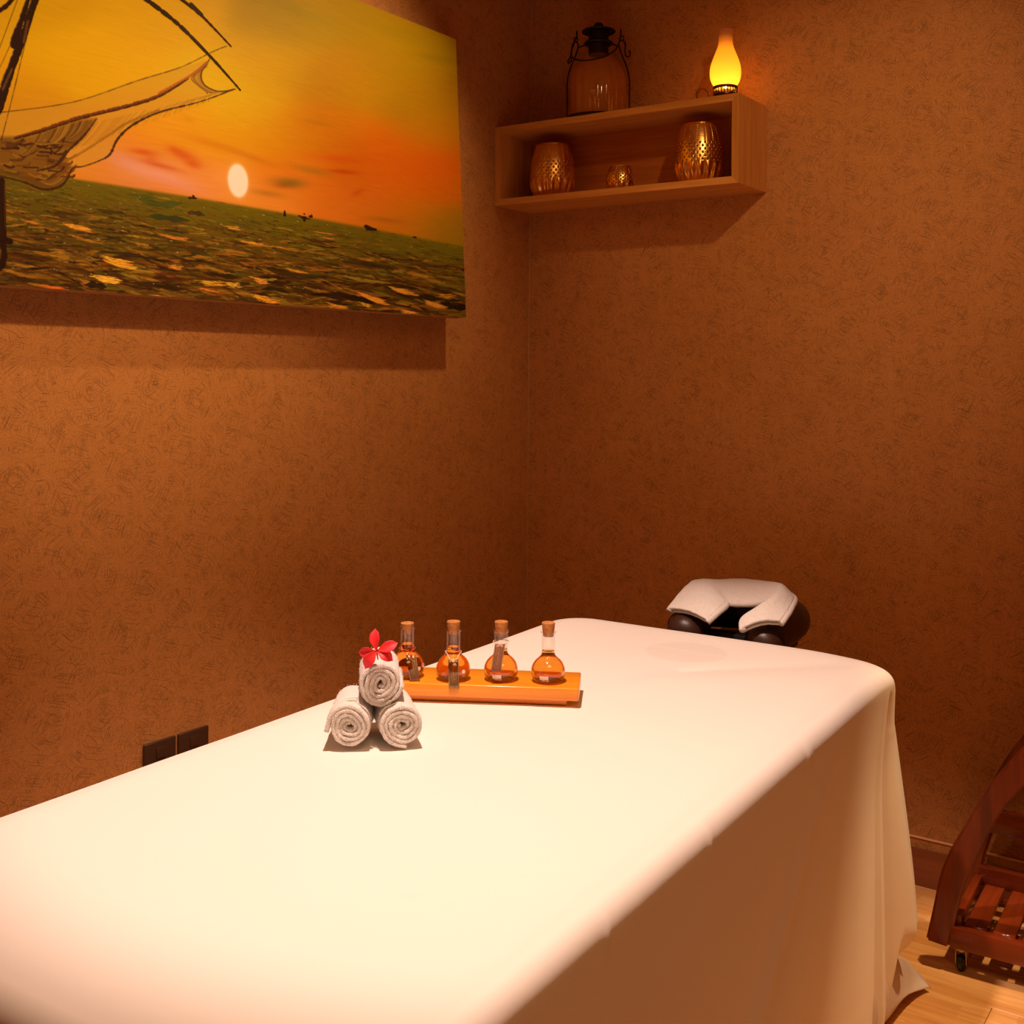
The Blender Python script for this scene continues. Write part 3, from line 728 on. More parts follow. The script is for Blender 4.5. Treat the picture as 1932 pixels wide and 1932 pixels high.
    o.location = bed.location; o.rotation_euler = (0, 0, BR)
    tag(o, 'smooth white cotton sheet draped over the massage table down to the floor', 'bed sheet')
    return o
build_sheet()
# table surface height under the sheet top
BZ = TZ + .0135
# under-sheet corner lying out on the floor
def undersheet():
    A = [on(2, .125, 1655, 1780), on(2, .02, 1655, 1840), on(2, .012, 1652, 1880)]
    K = [[(1.36, -.80, .15), (1.385, -.76, .145), (1.405, -.70, .13), (1.41, -.66, .11)],
         [(1.38, -.84, .09), (1.405, -.78, .095), (1.42, -.70, .085), (1.43, -.64, .07)],
         [(1.40, -.88, .03), (1.425, -.80, .045), (1.445, -.71, .042), (1.45, -.63, .035)],
         [(1.42, -.90, .008), (1.450, -.81, .018), (1.470, -.71, .020), (1.475, -.60, .012)]]
    corner = on(2, .008, 1756, 1866); low = on(2, .006, 1692, 1873)
    K = [[(1.37, -.86, .17), (1.375, -.80, .165), (1.385, -.74, .155)],
         [(1.385, -.86, .10), (1.40, -.78, .115), tuple(on(2, .085, 1704, 1806))],
         [(1.39, -.84, .030), (1.405, -.74, .052), tuple(on(2, .030, 1732, 1836))],
         [tuple(low + np.array([-.01, -.10, .002])), tuple((low + corner) / 2 + np.array([.0, -.03, .016])), tuple(corner)]]
    cols = [crom(r, 8) for r in K]
    G = [crom([c[j] for c in cols], 8) for j in range(len(cols[0]))]
    for i, r in enumerate(G):
        for j, p in enumerate(r):
            p[2] = max(.004, p[2] + .004 * math.sin(i * .9 + j * .3) * (j / len(r)))
    o = grid_mesh('under_sheet', G, M['undersheet'], None, thick=.0012)
    tag(o, 'pale grey under-sheet corner trailing on the floor below the white drape', 'under sheet')
undersheet()

# ------------------------------------------------------------------ face cradle with towel
def cradle():
    loc = (.968, -.50, 0.0)
    root = empty('face_cradle', (loc[0], loc[1], .60), 'dark brown leather horseshoe face cradle at the far end of the bed', 'face cradle')
    z = .752 - .60
    P = crom([(.098, -.105, z - .030), (.108, -.04, z - .008), (.110, .04, z + .002), (.070, .105, z - .004), (0, .125, z - .006), (-.070, .105, z - .004), (-.110, .04, z + .002), (-.108, -.04, z - .008), (-.098, -.105, z - .030)], 8)
    V, Fc = tube_data(P, lambda t: .046 * (1 - .03 * math.cos(t * 2 * PI)), 22)
    # rounded pillow ends
    def cap(i0, c, d):
        nonlocal V, Fc
        prev = [i0 + k for k in range(22)]; c = Vector(c); d = Vector(d)
        for a in (25, 50, 72, 88):
            base = len(V); s = math.cos(R(a)); push = math.sin(R(a)) * .030
            for k in range(22): V.append(c + (Vector(V[i0 + k]) - c) * s + d * push)
            cur = [base + k for k in range(22)]
            for k in range(22): k2 = (k + 1) % 22; Fc.append((prev[k], prev[k2], cur[k2], cur[k]))
            prev = cur
        Fc.append(tuple(prev))
    n = len(P); Fc = [f for f in Fc if len(f) == 4]
    cap(0, P[0], Vector(P[0] - P[1]).normalized()); cap((n - 1) * 22, P[-1], Vector(P[-1] - P[-2]).normalized())
    o = mesh('cushion', V, Fc, M['leather'], root, 'all')
    bm = bmesh.new(); bm.from_mesh(o.data); bmesh.ops.recalc_face_normals(bm, faces=bm.faces); bm.to_mesh(o.data); bm.free()
    # piped seams round the two ends and along the outside
    seams = []
    for idx_ in (3, n - 4):
        c = Vector(P[idx_]); t = Vector(P[idx_ + 1] - P[idx_ - 1]).normalized(); a = t.orthogonal().normalized(); b = t.cross(a)
        seams.append(([c + (a * math.cos(q) + b * math.sin(q)) * .0478 for q in [2 * PI * k / 40 for k in range(40)]], .0014, True))
    for sm_ in seams: tubes('piping', [sm_], M['rubber'], root, 6)
    box('crossbar', -.075, .075, -.045, -.012, z - .060, z - .030, M['rubber'], root, .004)
    box('support_plate', -.10, .10, -.06, .12, z - .075, z - .055, M['rubber'], root, .004)
    for sx in (-.06, .06): tubes('support_rod', [([(sx, -.16, z - .085), (sx, .08, z - .085)], .008, False)], M['bronze'], root)
    return root
cradle()
def cradle_towel():
    # pairs (outer edge, inner edge) of the folded towel, from the left flap round the back to the right flap
    def q(px, py, y): return tuple(on(1, y, px, py))
    st = [(q(1261, 1149, -.615), q(1333, 1170, -.640)),
          (q(1283, 1121, -.575), q(1352, 1153, -.620)),
          (q(1303, 1101, -.53), q(1368, 1139, -.585)),
          (q(1315, 1096, -.45), q(1362, 1128, -.565)),
          (q(1350, 1098, -.40), q(1372, 1134, -.560)),
          (q(1395, 1097, -.37), q(1412, 1136, -.555)),
          (q(1440, 1106, -.38), q(1452, 1131, -.555)),
          (q(1478, 1114, -.43), q(1470, 1127, -.57)),
          (q(1497, 1126, -.51), q(1452, 1132, -.585)),
          (q(1493, 1140, -.56), q(1428, 1148, -.625)),
          (q(1484, 1156, -.60), q(1402, 1166, -.645)),
          (q(1472, 1173, -.63), q(1400, 1186, -.665))]
    A = crom([s[0] for s in st], 6); Bq = crom([s[1] for s in st], 6)
    G = []
    m = len(A)
    for i, (a, b) in enumerate(zip(A, Bq)):
        row = []
        w_ = i / (m - 1); mid = math.sin(PI * w_)
        for k in range(21):
            t = k / 20; p = a * (1 - t) + b * t
            bul = math.sin(PI * t) * (.010 + .016 * mid ** 2)
            p = p + np.array([0, -.1, .9]) * bul + np.array([0, 0, 1]) * .0012 * noise.noise(Vector((i * .4, k * .5, 0)))
            row.append(p)
        G.append(row)
    root = empty('draped_towel', tuple(G[len(G) // 2][10]), 'folded white towel draped in an arch over the leather face cradle', 'towel')
    G1 = [[p - np.array(root.location) for p in r] for r in G]
    a_ = grid_mesh('upper_layer', G1, M['terry'], root, thick=.007, subsurf=1)
    G2 = [[p - np.array([0, -.010 + .0 * t, .010]) for t, p in enumerate(r)] for r in G1]
    b_ = grid_mesh('lower_layer', G2, M['terry'], root, thick=.007, subsurf=1)
    # rounded fold that joins the two layers along the inner edge
    P = [r[-1] + np.array([0, .004, -.005]) for r in G1]
    tubes('folded_edge', [(P, .0085, False)], M['terry'], root, 10)
    P = [r[0] + np.array([0, .004, -.005]) for r in G1]
    tubes('folded_edge', [(P, .0080, False)], M['terry'], root, 10)
cradle_towel()

# ------------------------------------------------------------------ rolled towels
def rolled_towel(c, axis, rad, length, label, seed, tail, turns=4.3, squash=1.0, hem=False, roll=0.0):
    """c: centre of the front face, axis: direction the roll runs back"""
    ax = Vector(axis).normalized(); rx = Vector((-ax.y, ax.x, 0)).normalized() * -1; up = rx.cross(ax)
    if up.z < 0: up = -up
    rs = random.Random(seed)
    root = empty('rolled_towel', (c[0], c[1], c[2] - rad), label, 'rolled towel', group='rolled white towels stacked as a pyramid')
    base = Vector(root.location)
    n = int(turns * 44); pitch = (rad - .004) / turns
    th = pitch * .95; G = []; C = Vector(c) + ax * .0
    path = []
    for i in range(n + 1):
        t = i / n; a = roll + t * turns * 2 * PI; r = .004 + (rad - th / 2 - .004) * t
        wv = 1 + .11 * math.sin(a * 2 + seed + t * 2) * (1 - t * .82) + .07 * math.sin(a * 3 + seed * 2 - t * 3) * (1 - t * .85)
        r *= wv
        path.append((r * math.cos(a), r * math.sin(a) * squash, a, t))
    # loose tail end of the outer wrap
    x0, y0, a0, _ = path[-1]; tx, ty = -math.sin(a0), math.cos(a0)
    for k in range(1, tail + 1):
        path.append((x0 + tx * k * .0035, y0 + ty * k * .0035 , a0, 1))
    prof = []                                                    # ribbon cross-section: (thickness, along axis)
    for k in range(7): q = -PI / 2 + PI * k / 6; prof.append((math.sin(q) * .5, -math.cos(q) * .5))
    rows = []
    np_ = len(path)
    for i, (x, y, a, t) in enumerate(path):
        j = max(0, i - 1); k = min(np_ - 1, i + 1)
        d = Vector((path[k][0] - path[j][0], path[k][1] - path[j][1], 0)).normalized(); nn = Vector((d.y, -d.x, 0))
        tele = .0035 * (1 - t) * (1 if t < .98 else 1) + .0025 * noise.noise(Vector((a * .8, seed, 0))) - .004 * math.sin(t * PI) * .6
        ring = []
        L = length + .003 * noise.noise(Vector((a, seed, 5)))
        ts = [(-1, p) for p in prof] + [(1, (s, -e)) for s, e in reversed(prof)]
        body = [.12, .25, .4, .55, .7, .85]
        seq = [(p[0], tele + th * .5 + p[1] * th) for p in prof]
        seq += [(.5, th + (L - 2 * th) * b) for b in body]
        seq += [(-p[0] * -1, L - th * .5 - p[1] * th) for p in reversed(prof)]
        seq += [(-.5, th + (L - 2 * th) * b) for b in reversed(body)]
        for (u, v) in seq:
            bumpy = .0009 * noise.noise(Vector((x * 260, y * 260, v * 260))) + .0012 * noise.noise(Vector((a * 3, v * 60, seed)))
            q = Vector((x, y, 0)) + nn * (u * th * (1.0)) + nn * (1 if u > 0 else -1) * bumpy
            ring.append(C + rx * q.x + up * q.y + ax * v - base)
        rows.append(ring)
    m = len(rows[0]); V = [p for r in rows for p in r]; Fc = []
    for i in range(np_ - 1):
        for k in range(m): k2 = (k + 1) % m; Fc.append((i * m + k, (i + 1) * m + k, (i + 1) * m + k2, i * m + k2))
    Fc.append(tuple(reversed(range(m)))); Fc.append(tuple((np_ - 1) * m + k for k in range(m)))
    zmin = min(p.z for p in V)
    o = mesh('towel_roll', V, Fc, M['terry'], root, 'all')
    bm = bmesh.new(); bm.from_mesh(o.data); bmesh.ops.recalc_face_normals(bm, faces=bm.faces); bm.to_mesh(o.data); bm.free()
    # short loose loops of the pile
    FV, FF = [], []
    nv = len(V)
    for k in range(5200):
        i = rs.randrange(int(np_ * .05), np_); kk = rs.randrange(m)
        p = rows[min(i, np_ - 1)][kk]; on_out = (7 <= kk < 13)
        if i < np_ * .74 and kk > 6: continue
        x, y = path[i][0], path[i][1]; rd = (rx * x + up * y).normalized()
        if kk <= 6: d = (-ax + rd * rs.uniform(-.6, .8)).normalized()
        else: d = (rd + ax * rs.uniform(-.5, .5)).normalized()
        off = ax * rs.uniform(-.004, .004) if kk <= 6 else ax * rs.uniform(-.012, .012)
        if kk <= 6: off = off * .1
        s = d.cross(Vector((rs.uniform(-1, 1), rs.uniform(-1, 1), rs.uniform(-1, 1)))).normalized() * .0005
        h = rs.uniform(.0008, .0019); b0 = len(FV); tp = p + off + d * h
        FV += [p + off - s, p + off + s, p + off + d.cross(s), tp]
        FF += [(b0, b0 + 1, b0 + 3), (b0 + 1, b0 + 2, b0 + 3), (b0 + 2, b0, b0 + 3)]
    f = mesh('terry_pile', FV, FF, M['terry'], root); f['kind'] = 'stuff'
    if hem:
        paths = []
        for v in hem:
            P = []
            for k in range(26):
                a = R(75 + 125 * k / 25); r = rad + .0003
                P.append(C + rx * r * math.cos(a) + up * r * math.sin(a) * squash + ax * (v + .004 * math.sin(a * 2)) - base)
            paths.append((P, .0011, False))
        tubes('hem_stripe', paths, M['terry_smooth'], root, 6)
    return root
TAX = (-.66, .75, 0)
rolled_towel((.868, -1.775, BZ + .0375), (-.60, .80, 0), .036, .115, 'white rolled towel at the lower left of the pyramid, with ribbed hem stripes', 2, 5, roll=1.0, squash=.97, hem=(.022, .029, .036))
rolled_towel((.9305, -1.7195, BZ + .0365), (-.76, .65, 0), .036, .115, 'white rolled towel at the lower right of the pyramid, nearest the wooden stand', 7, 4, roll=2.6, squash=.98)
rolled_towel((.892, -1.728, BZ + .0975), (-.68, .74, .02), .0365, .105, 'white rolled towel on top of the pyramid, carrying the red flower', 11, 3, roll=4.0, squash=1.04)

# ------------------------------------------------------------------ red flower
def flower():
    u = Vector(RT); vv = (Vector((0, 0, 1)) * .93 + Vector(FW) * .36).normalized(); nrm = u.cross(vv).normalized()
    if nrm.dot(Vector(FW)) > 0: nrm = -nrm
    c = Vector(on(1, -1.742, 711, 1229)); root = empty('flower', tuple(c), 'red five petalled flower resting on the topmost rolled towel', 'flower')
    s = 1.0 / 6.66 * .00083 * 1.0
    pets = [((-35, 285), 66, .10), ((265, 108), 72, -.04), ((208, -112), 70, .10), ((-140, -215), 74, -.12), ((-238, -5), 70, .22)]
    s = 1 / 6.66 / 1.215 * .001
    for (tx, ty), wd, cv in pets:
        T = Vector((tx, ty)) * s; L = T.length; d = T.normalized(); pdir = Vector((-d.y, d.x)); G, uv = [], []
        nu, nv = 17, 9
        for i in range(nu):
            t = i / (nu - 1); w_ = wd * s * (math.sin(PI * min(1, t * .92 + .04)) ** .62) * (1 if t < .8 else max(0, 1 - ((t - .8) / .2) ** 1.6)) * (.35 + .65 * min(1, t * 2.2))
            if i == nu - 1: w_ = .0002
            row = []
            for k in range(nv):
                q = (k / (nv - 1) - .5) * 2
                pos = d * (L * t) + pdir * (q * w_ + cv * L * math.sin(PI * t) * .5)
                lift = .0030 * math.sin(PI * t) + q * q * w_ * .35 - q * w_ * .25 + (-.005 * max(0, t - .6) * 2.5 if ty < 0 or abs(ty) < 20 else 0)
                row.append(u * pos.x + vv * pos.y + nrm * (lift + .0015)); uv.append((k / (nv - 1), t))
            G.append(row)
        grid_mesh('petal', G, M['petal'], root, thick=.0006, uv=uv)
    V, Fc = lathe_data([(0, -.004), (.0016, -.003), (.0018, .0005), (.0008, .0016), (0, .0018)], 10)
    Q = nrm.to_track_quat('Z', 'Y')
    mesh('flower_throat', [Q @ Vector(v) for v in V], Fc, plain('flower_throat', (.35, .01, .005), .6), root, 'all')
    # short stem and tube behind the petals
    tubes('stem', [([-nrm * .001, -nrm * .006 - vv * .004, -nrm * .004 - vv * .012 + u * .002], lambda t: .0014 - .0004 * t, False)], plain('flower_stem', (.6, .12, .08), .6), root, 8)
flower()

# ------------------------------------------------------------------ wooden stand and oil flasks
SA = math.atan2(.149, .266)
stc = np.array([.905, -1.4435]); su = np.array([math.cos(SA), math.sin(SA)]); sv = np.array([-su[1], su[0]])
fr0 = np.array([1.039, -1.369])                   # front right corner of the slab
ctr = fr0 - su * .185 + sv * .056
stand = empty('oil_stand', (ctr[0], ctr[1], BZ - .0005), 'orange beech wood stand with a recessed foot holding the four oil flasks', 'flask stand', SA)
hs, ws = .185, .056
box('foot', -hs + .022, hs - .022, -ws + .014, ws - .014, .0005, .0115, M['beech'], stand, .001)
slab = box('slab', -hs, hs, -ws, ws, .011, .034, M['beech'], stand, .0028, 3)
for k in range(4):
    pass
STZ = BZ + .0335
FX = [on(2, STZ, *p) for p in [(768, 1276), (855, 1281), (945, 1282), (1034, 1285)]]
def flask(idx, p):
    labels = ['oil flask with a red string and brass tag, partly behind the towels', 'oil flask with a white string and hanging brass tag, second from the towels',
              'oil flask with a brown tag tied at its neck, third from the towels', 'oil flask without any tag at the right end of the stand']
    level = [.0600, .0585, .056, .0555][idx]; cz = [.0, .0, .0, .0][idx]
    root = empty('oil_flask', (p[0], p[1], STZ), labels[idx], 'oil flask', group='corked oil flasks on the wooden stand')
    # body profile: rounded flat bottomed flask, long neck, flared lip
    pts = [(.0, .0004), (.020, .0006), (.0265, .0028), (.0305, .009), (.0318, .016), (.0312, .0235), (.0285, .031), (.0240, .0375), (.0185, .0425), (.0145, .0465), (.0128, .051), (.0123, .058), (.0123, .072), (.0124, .0855), (.0130, .0870), (.0146, .0880), (.0149, .0895), (.0141, .0907), (.0122, .0905)]
    prof = [tuple(q) for q in crom([(a, b, 0) for a, b in pts], 4)]; prof = [(max(0, q[0]), q[1]) for q in prof]
    inner = [(max(0, r - .0012), z + (.0012 if z < .003 else 0)) for r, z in prof if z < .088][::-1] + [(0, .0018)]
    V, Fc = lathe_data([q for q in prof] + inner, 64)
    g = mesh('glass_body', V, Fc, M['glass'], root, 'all')
    bm = bmesh.new(); bm.from_mesh(g.data); bmesh.ops.remove_doubles(bm, verts=bm.verts, dist=1e-5); bmesh.ops.recalc_face_normals(bm, faces=bm.faces); bm.to_mesh(g.data); bm.free()
    lv = .049 if idx >= 2 else level
    oil = [(0, .0020)] + [(max(0, r - .0014), max(z, .0020)) for r, z in prof if .0022 < z < lv and r > .005]
    oil += [(oil[-1][0], lv), (0, lv)]
    V, Fc = lathe_data(oil, 64); mesh('oil', V, Fc, M['oil'], root, True)
    if idx >= 2:
        up_ = [(0, lv + .0002)] + [(min(r - .0014, .0135), z) for r, z in prof if lv + .0003 < z < level] + [(.0108, level), (0, level)]
        up_.insert(1, (.0115, lv + .0002))
        V, Fc = lathe_data(up_, 64); mesh('pale_oil_layer', V, Fc, M['oil_pale'], root, True)['label'] = 'pale yellow oil at the neck'
    ct = [.0985, .1055, .1060, .1065][idx]; cb = .0790 if idx == 0 else .0815
    lathe('cork', [(0, cb), (.0092, cb), (.0098, cb + .002), (.0122, ct - .001), (.0115, ct), (0, ct)], M['cork'], root, 32)
    # where the camera stands, seen from the flask, for the sides the tags and prints hang on
    cam_a = math.atan2(CAM[1] - p[1], CAM[0] - p[0])
    def surf(r, a, z, lift=.0004): return Vector(((r + lift) * math.cos(a), (r + lift) * math.sin(a), z))
    def body_r(z):
        for (r0, z0), (r1, z1) in zip(prof, prof[1:]):
            if z0 <= z <= z1 and z1 > z0: return r0 + (r1 - r0) * (z - z0) / (z1 - z0)
        return .013
    def patch(name, a0, a1, z0, z1, mat):
        G = [[surf(body_r(z0 + (z1 - z0) * j / 6), a0 + (a1 - a0) * i / 10, z0 + (z1 - z0) * j / 6) for j in range(7)] for i in range(11)]
        grid_mesh(name, G, mat, root)
    if idx >= 2:
        patch('frosted_panel', cam_a - .50, cam_a + .02, .0095, .0165, M['print'])
        text_on('volume_print', '100 ml', root, cam_a - .20, .0062, .0052, body_r, surf, M['print'])
    else:
        # round maker's emblem with short bars
        a0 = cam_a + (.75 if idx == 0 else .62); P = []
        V, Fc = [], []
        zc = .020
        for k in range(20):
            q = 2 * PI * k / 20; V.append(surf(body_r(zc + .0036 * math.sin(q)), a0 + .0036 / .030 * math.cos(q), zc + .0036 * math.sin(q)))
        Fc.append(tuple(range(20))); mesh('round_emblem', V, Fc, M['print'], root)
        text_on('emblem_print', '1000', root, a0, .0105, .0034, body_r, surf, M['print'])
    # strings and tags
    th = np.linspace(0, 2 * PI, 41)[:-1]
    if idx in (0, 1, 2):
        sm = M['red_string'] if idx == 0 else M['string']
        zt = [.052, .050, .0690][idx]; dip = [.006, .010, .001][idx]; r0 = .0142
        P = []
        for q in th:
            fr = max(0, math.cos(q)) ** 4; z = zt - dip * fr
            P.append(surf(max(r0, body_r(z) + .0006), cam_a + q, z, .0004))
        tubes('string', [(P, .00065, True)], sm, root, 6)
        ta = cam_a + [.35, .0, -.12][idx]
        if idx == 2: # short tag at neck, tilted
            top = surf(.0150, ta, .0680); L, W, tl = .052, .0200, -.13
        elif idx == 1: top = surf(.0200, ta, .0400); L, W, tl = .050, .0205, -.02
        else: top = surf(.0200, ta, .0440); L, W, tl = .052, .0195, -.03
        out = Vector((math.cos(cam_a), math.sin(cam_a), 0)); sd = Vector((-math.sin(cam_a), math.cos(cam_a), 0))
        zlow = .0335
        lean = .0
        botp = {0: surf(.0345, ta + .05, .0005 - .0005), 1: surf(.0355, ta + .02, -.0115), 2: surf(.0330, ta - .12, .0235)}[idx]
        if idx == 1: botp = Vector(surf(.0385, ta + .04, -.006))
        if idx == 0: botp = Vector(surf(.0375, ta + .04, -.000))
        if idx == 2: botp = Vector(surf(.0335, ta - .15, .0235))
        dn = (botp - top).normalized(); nr = dn.cross(sd).normalized()
        if nr.dot(out) < 0: nr = -nr
        hw = W / 2 * .92; G = []; Lq = (botp - top).length
        for i in range(9):
            row = []
            for j in range(5):
                q = (j / 4 - .5) * 2; t = i / 8
                row.append(top + dn * (Lq * t) + sd * (q * hw) + nr * (.0008 * math.sin(PI * t)))
            G.append(row)
        tg = grid_mesh('tag', G, M['brown_tag'] if idx == 2 else M['brass_tag'], root, thick=.0011)
        # embossed border and stamped marks along the tag
        fr_ = [top + dn * (Lq * a) + sd * (hw * b) + nr * (.0016) for a, b in ((.03, -.9), (.03, .9), (.97, .9), (.97, -.9))]
        tubes('tag_border', [(fr_, .00025, True)], M['tag_ink'], root, 4)
        rs = random.Random(idx); marks = []
        pass
        n = 9
        for k in range(n):
            ck = top + dn * (Lq * (.25 + .55 * k / n)) + nr * .0018
            a = sd * rs.uniform(-.0016, .0); b = sd * rs.uniform(.0, .0018); d2 = dn * rs.uniform(.0006, .0016)
            marks.append(([ck + a, ck + d2, ck + b], .0002, False))
        tubes('stamped_marks', marks, M['tag_ink'], root, 4)
        knot = top + nr * .0008
        kn = [knot + Vector(surf(.0142, cam_a, zt - dip)) * 0 + v_ for v_ in (-dn * .002, nr * .002, dn * .003, nr * -.0002)]
        tubes('knot', [(crom(kn, 6), .0007, False), ([knot + sd * .002 * math.cos(q) + dn * (.002 * math.sin(q) + .002) + nr * .001 for q in th[::2]], .0005, True), ([Vector(surf(.0150, cam_a, zt - dip)), knot + dn * .002 + nr * .0012], .0006, False)], sm, root, 6)
    return root
def text_on(name, s, root, ac, z, size, body_r, surf, mat):
    c = bpy.data.curves.new(name, 'FONT'); c.body = s; c.size = size; c.align_x = 'CENTER'; c.resolution_u = 2
    o = bpy.data.objects.new(name, c); COL.objects.link(o)
    bpy.context.view_layer.update()
    me = bpy.data.meshes.new_from_object(o); bpy.data.objects.remove(o)
    for v in me.vertices:
        zz = z + v.co.y; r = body_r(zz); v.co = surf(r, ac + v.co.x / r, zz, .0005)
    me.materials.clear(); me.materials.append(mat)
    q = bpy.data.objects.new(name, me); COL.objects.link(q); q.parent = root
for i, p in enumerate(FX): flask(i, p)

# ------------------------------------------------------------------ wall shelf and what stands on it
SX0, SX1, SY, SZ0, SZ1, ST = 0.001, 0.820, -0.200, 1.868, 2.114, 0.020
shelf = empty('wall_shelf', ((SX0 + SX1) / 2, 0, SZ0), 'oak box shelf mounted in the corner on the back wall', 'shelf')
cxs = (SX0 + SX1) / 2
def miter(name, pts, y0, y1, mat):
    V = [(x - cxs, y, z - SZ0) for y in (y0, y1) for x, z in pts]; n = len(pts)
    Fc = [tuple(range(n)), tuple(reversed(range(n, 2 * n)))] + [(i, n + i, n + (i + 1) % n, (i + 1) % n) for i in range(n)]
    bm = bmesh.new(); vs = [bm.verts.new(v) for v in V]
    for f in Fc: bm.faces.new([vs[i] for i in f])
    bmesh.ops.recalc_face_normals(bm, faces=bm.faces)
    bmesh.ops.bevel(bm, geom=list(bm.edges), offset=.0006, segments=1, affect='EDGES')
    return from_bm(name, bm, mat, shelf)
a, b, c, d, t_ = SX0, SX1, SZ0, SZ1, ST
miter('top_board', [(a, d), (b, d), (b - t_, d - t_), (a + t_, d - t_)], SY, -.001, M['oak'])
miter('bottom_board', [(a, c), (a + t_, c + t_), (b - t_, c + t_), (b, c)], SY, -.001, M['oak'])
miter('side_board', [(a, c), (a, d), (a + t_, d - t_), (a + t_, c + t_)], SY, -.001, M['oak_z'])
miter('side_board', [(b, c), (b - t_, c + t_), (b - t_, d - t_), (b, d)], SY, -.001, M['oak_z'])
box('back_panel', a + t_ - cxs, b - t_ - cxs, -.010, -.001, t_, d - c - t_, wood('oak_back_panel', (0.62, 0.20, 0.03), (0.40, 0.10, 0.012), 0.8, 'X', 0.45), shelf)

def perforated_holder(x, y, z, rad, h, label, ncol, hole, size_rows, rot=0):
    root = empty('candle_holder', (x, y, z), label, 'candle holder', rz=rot, group='perforated copper candle holders in the wall shelf')
    nfl = ncol // 3
    def P(a, s):                                            # s: 0 bottom .. 1 top
        r = rad * (1 - .27 * abs((s - .42) / .58) ** 2.2 if s > .42 else 1 - .30 * abs((s - .42) / .42) ** 2.4) * (1 if s > .05 else .93 + .07 * (s / .05) ** .5)
        lo = max(0, min(1, (.36 - s) / .10)) * min(1, s / .05); hi = max(0, (s - .68) / .3)
        r *= 1 + .048 * lo * math.cos(a * nfl) + .010 * hi * math.cos(a * nfl)
        return Vector((r * math.cos(a), r * math.sin(a), s * h))
    V, Fc = [], []
    cache = {}
    def vid(a, s):
        key = (round((a % (2 * PI)) * 1e5), round(s * 1e5))
        if key[0] >= round(2 * PI * 1e5): key = (0, key[1])
        if key not in cache: cache[key] = len(V); V.append(P(a, s))
        return cache[key]
    da = 2 * PI / ncol
    def row(s0, s1, hole_f, hr):
        for k in range(ncol):
            a0, a1 = k * da, (k + 1) * da
            if hole_f and hole_f(k):
                am, sm = (a0 + a1) / 2, (s0 + s1) / 2; ra = hr / rad; rs_ = hr / h
                cor = [vid(a0, s0), vid(a1, s0), vid(a1, s1), vid(a0, s1)]
                ring = []
                for q in range(8):
                    t = R(-157.5 + 45 * q); ring.append(len(V)); V.append(P(am + ra * math.cos(t), sm + rs_ * math.sin(t)))
                for q in range(4):
                    b0 = (2 * q) % 8; b1 = (2 * q + 1) % 8; b2 = (2 * q + 2) % 8
                    Fc.append((cor[q], ring[b1] if False else ring[b0], ring[b1])) if False else None
                # corner q sits at angle -135+90q, ring verts 2q and 2q+1 flank it
                for q in range(4):
                    r0, r1, r2 = ring[(2 * q) % 8], ring[(2 * q + 1) % 8], ring[(2 * q + 2) % 8]
                    Fc.append((cor[q], r1, r0)); Fc.append((cor[q], cor[(q + 1) % 4], r2, r1))
                # inward lip
                lip = []
                for q in range(8):
                    v = V[ring[q]]; lip.append(len(V)); V.append(Vector((v.x * .975, v.y * .975, v.z)))
                for q in range(8): Fc.append((ring[q], ring[(q + 1) % 8], lip[(q + 1) % 8], lip[q]))
            else:
                Fc.append((vid(a0, s0), vid(a1, s0), vid(a1, s1), vid(a0, s1)))
    for k in range(9):
        s0, s1 = .34 * k / 9, .34 * (k + 1) / 9
        for j in range(ncol * 4):
            a0, a1 = j * da / 4, (j + 1) * da / 4
            Fc.append((vid(a0, s0), vid(a1, s0), vid(a1, s1), vid(a0, s1)))
    nr = size_rows
    for k in range(nr):
        row(.34 + .34 * k / nr, .34 + .34 * (k + 1) / nr, (lambda c_, k=k: (c_ + k) % 2 == 0), hole)
    m = 9
    for k in range(m):
        row(.68 + .29 * k / m, .68 + .29 * (k + 1) / m, (lambda c_: c_ % 3 == 0), hole * .42)
    row(.97, 1.0, None, 0)
    # rolled rim and closed base
    base = len(V); nb = ncol
    o_r = [P(k * da, 1.0) for k in range(nb)]
    for k in range(nb): Fc.append((vid(k * da, 1.0), vid((k + 1) * da, 1.0), base + (k + 1) % nb, base + k))
    for v in o_r: V.append(Vector((v.x * .955, v.y * .955, v.z - .001)))
    b2 = len(V)
    for v in o_r: V.append(Vector((v.x * .955, v.y * .955, v.z - .006)))
    for k in range(nb): Fc.append((base + k, base + (k + 1) % nb, b2 + (k + 1) % nb, b2 + k))
    V.append(Vector((0, 0, 0))); cc = len(V) - 1
    for j in range(ncol * 4): Fc.append((vid((j + 1) * da / 4, 0), vid(j * da / 4, 0), cc))
    mesh('pierced_body', V, Fc, M['copper'], root, 'all')
    tubes('rim', [([(v.x * .985, v.y * .985, v.z) for v in o_r], .0012, True)], M['copper'], root, 8)
    lathe('liner', [(0, .003), (rad * .55, .003), (rad * .62, h * .3), (rad * .60, h * .3), (rad * .5, .006), (0, .006)], M['black_metal'], root, 24)
    return root
ZS = SZ0 + ST + .0003
perforated_holder(.158, -.108, ZS, .0705, .166, 'large pierced copper candle holder at the left end inside the shelf', 56, .0019, 6)
perforated_holder(.660, -.108, ZS, .0700, .170, 'large pierced copper candle holder at the right end inside the shelf', 56, .0019, 6, .3)
perforated_holder(.403, -.112, ZS, .0420, .076, 'small pierced copper candle holder in the middle of the shelf', 36, .0021, 5, .1)

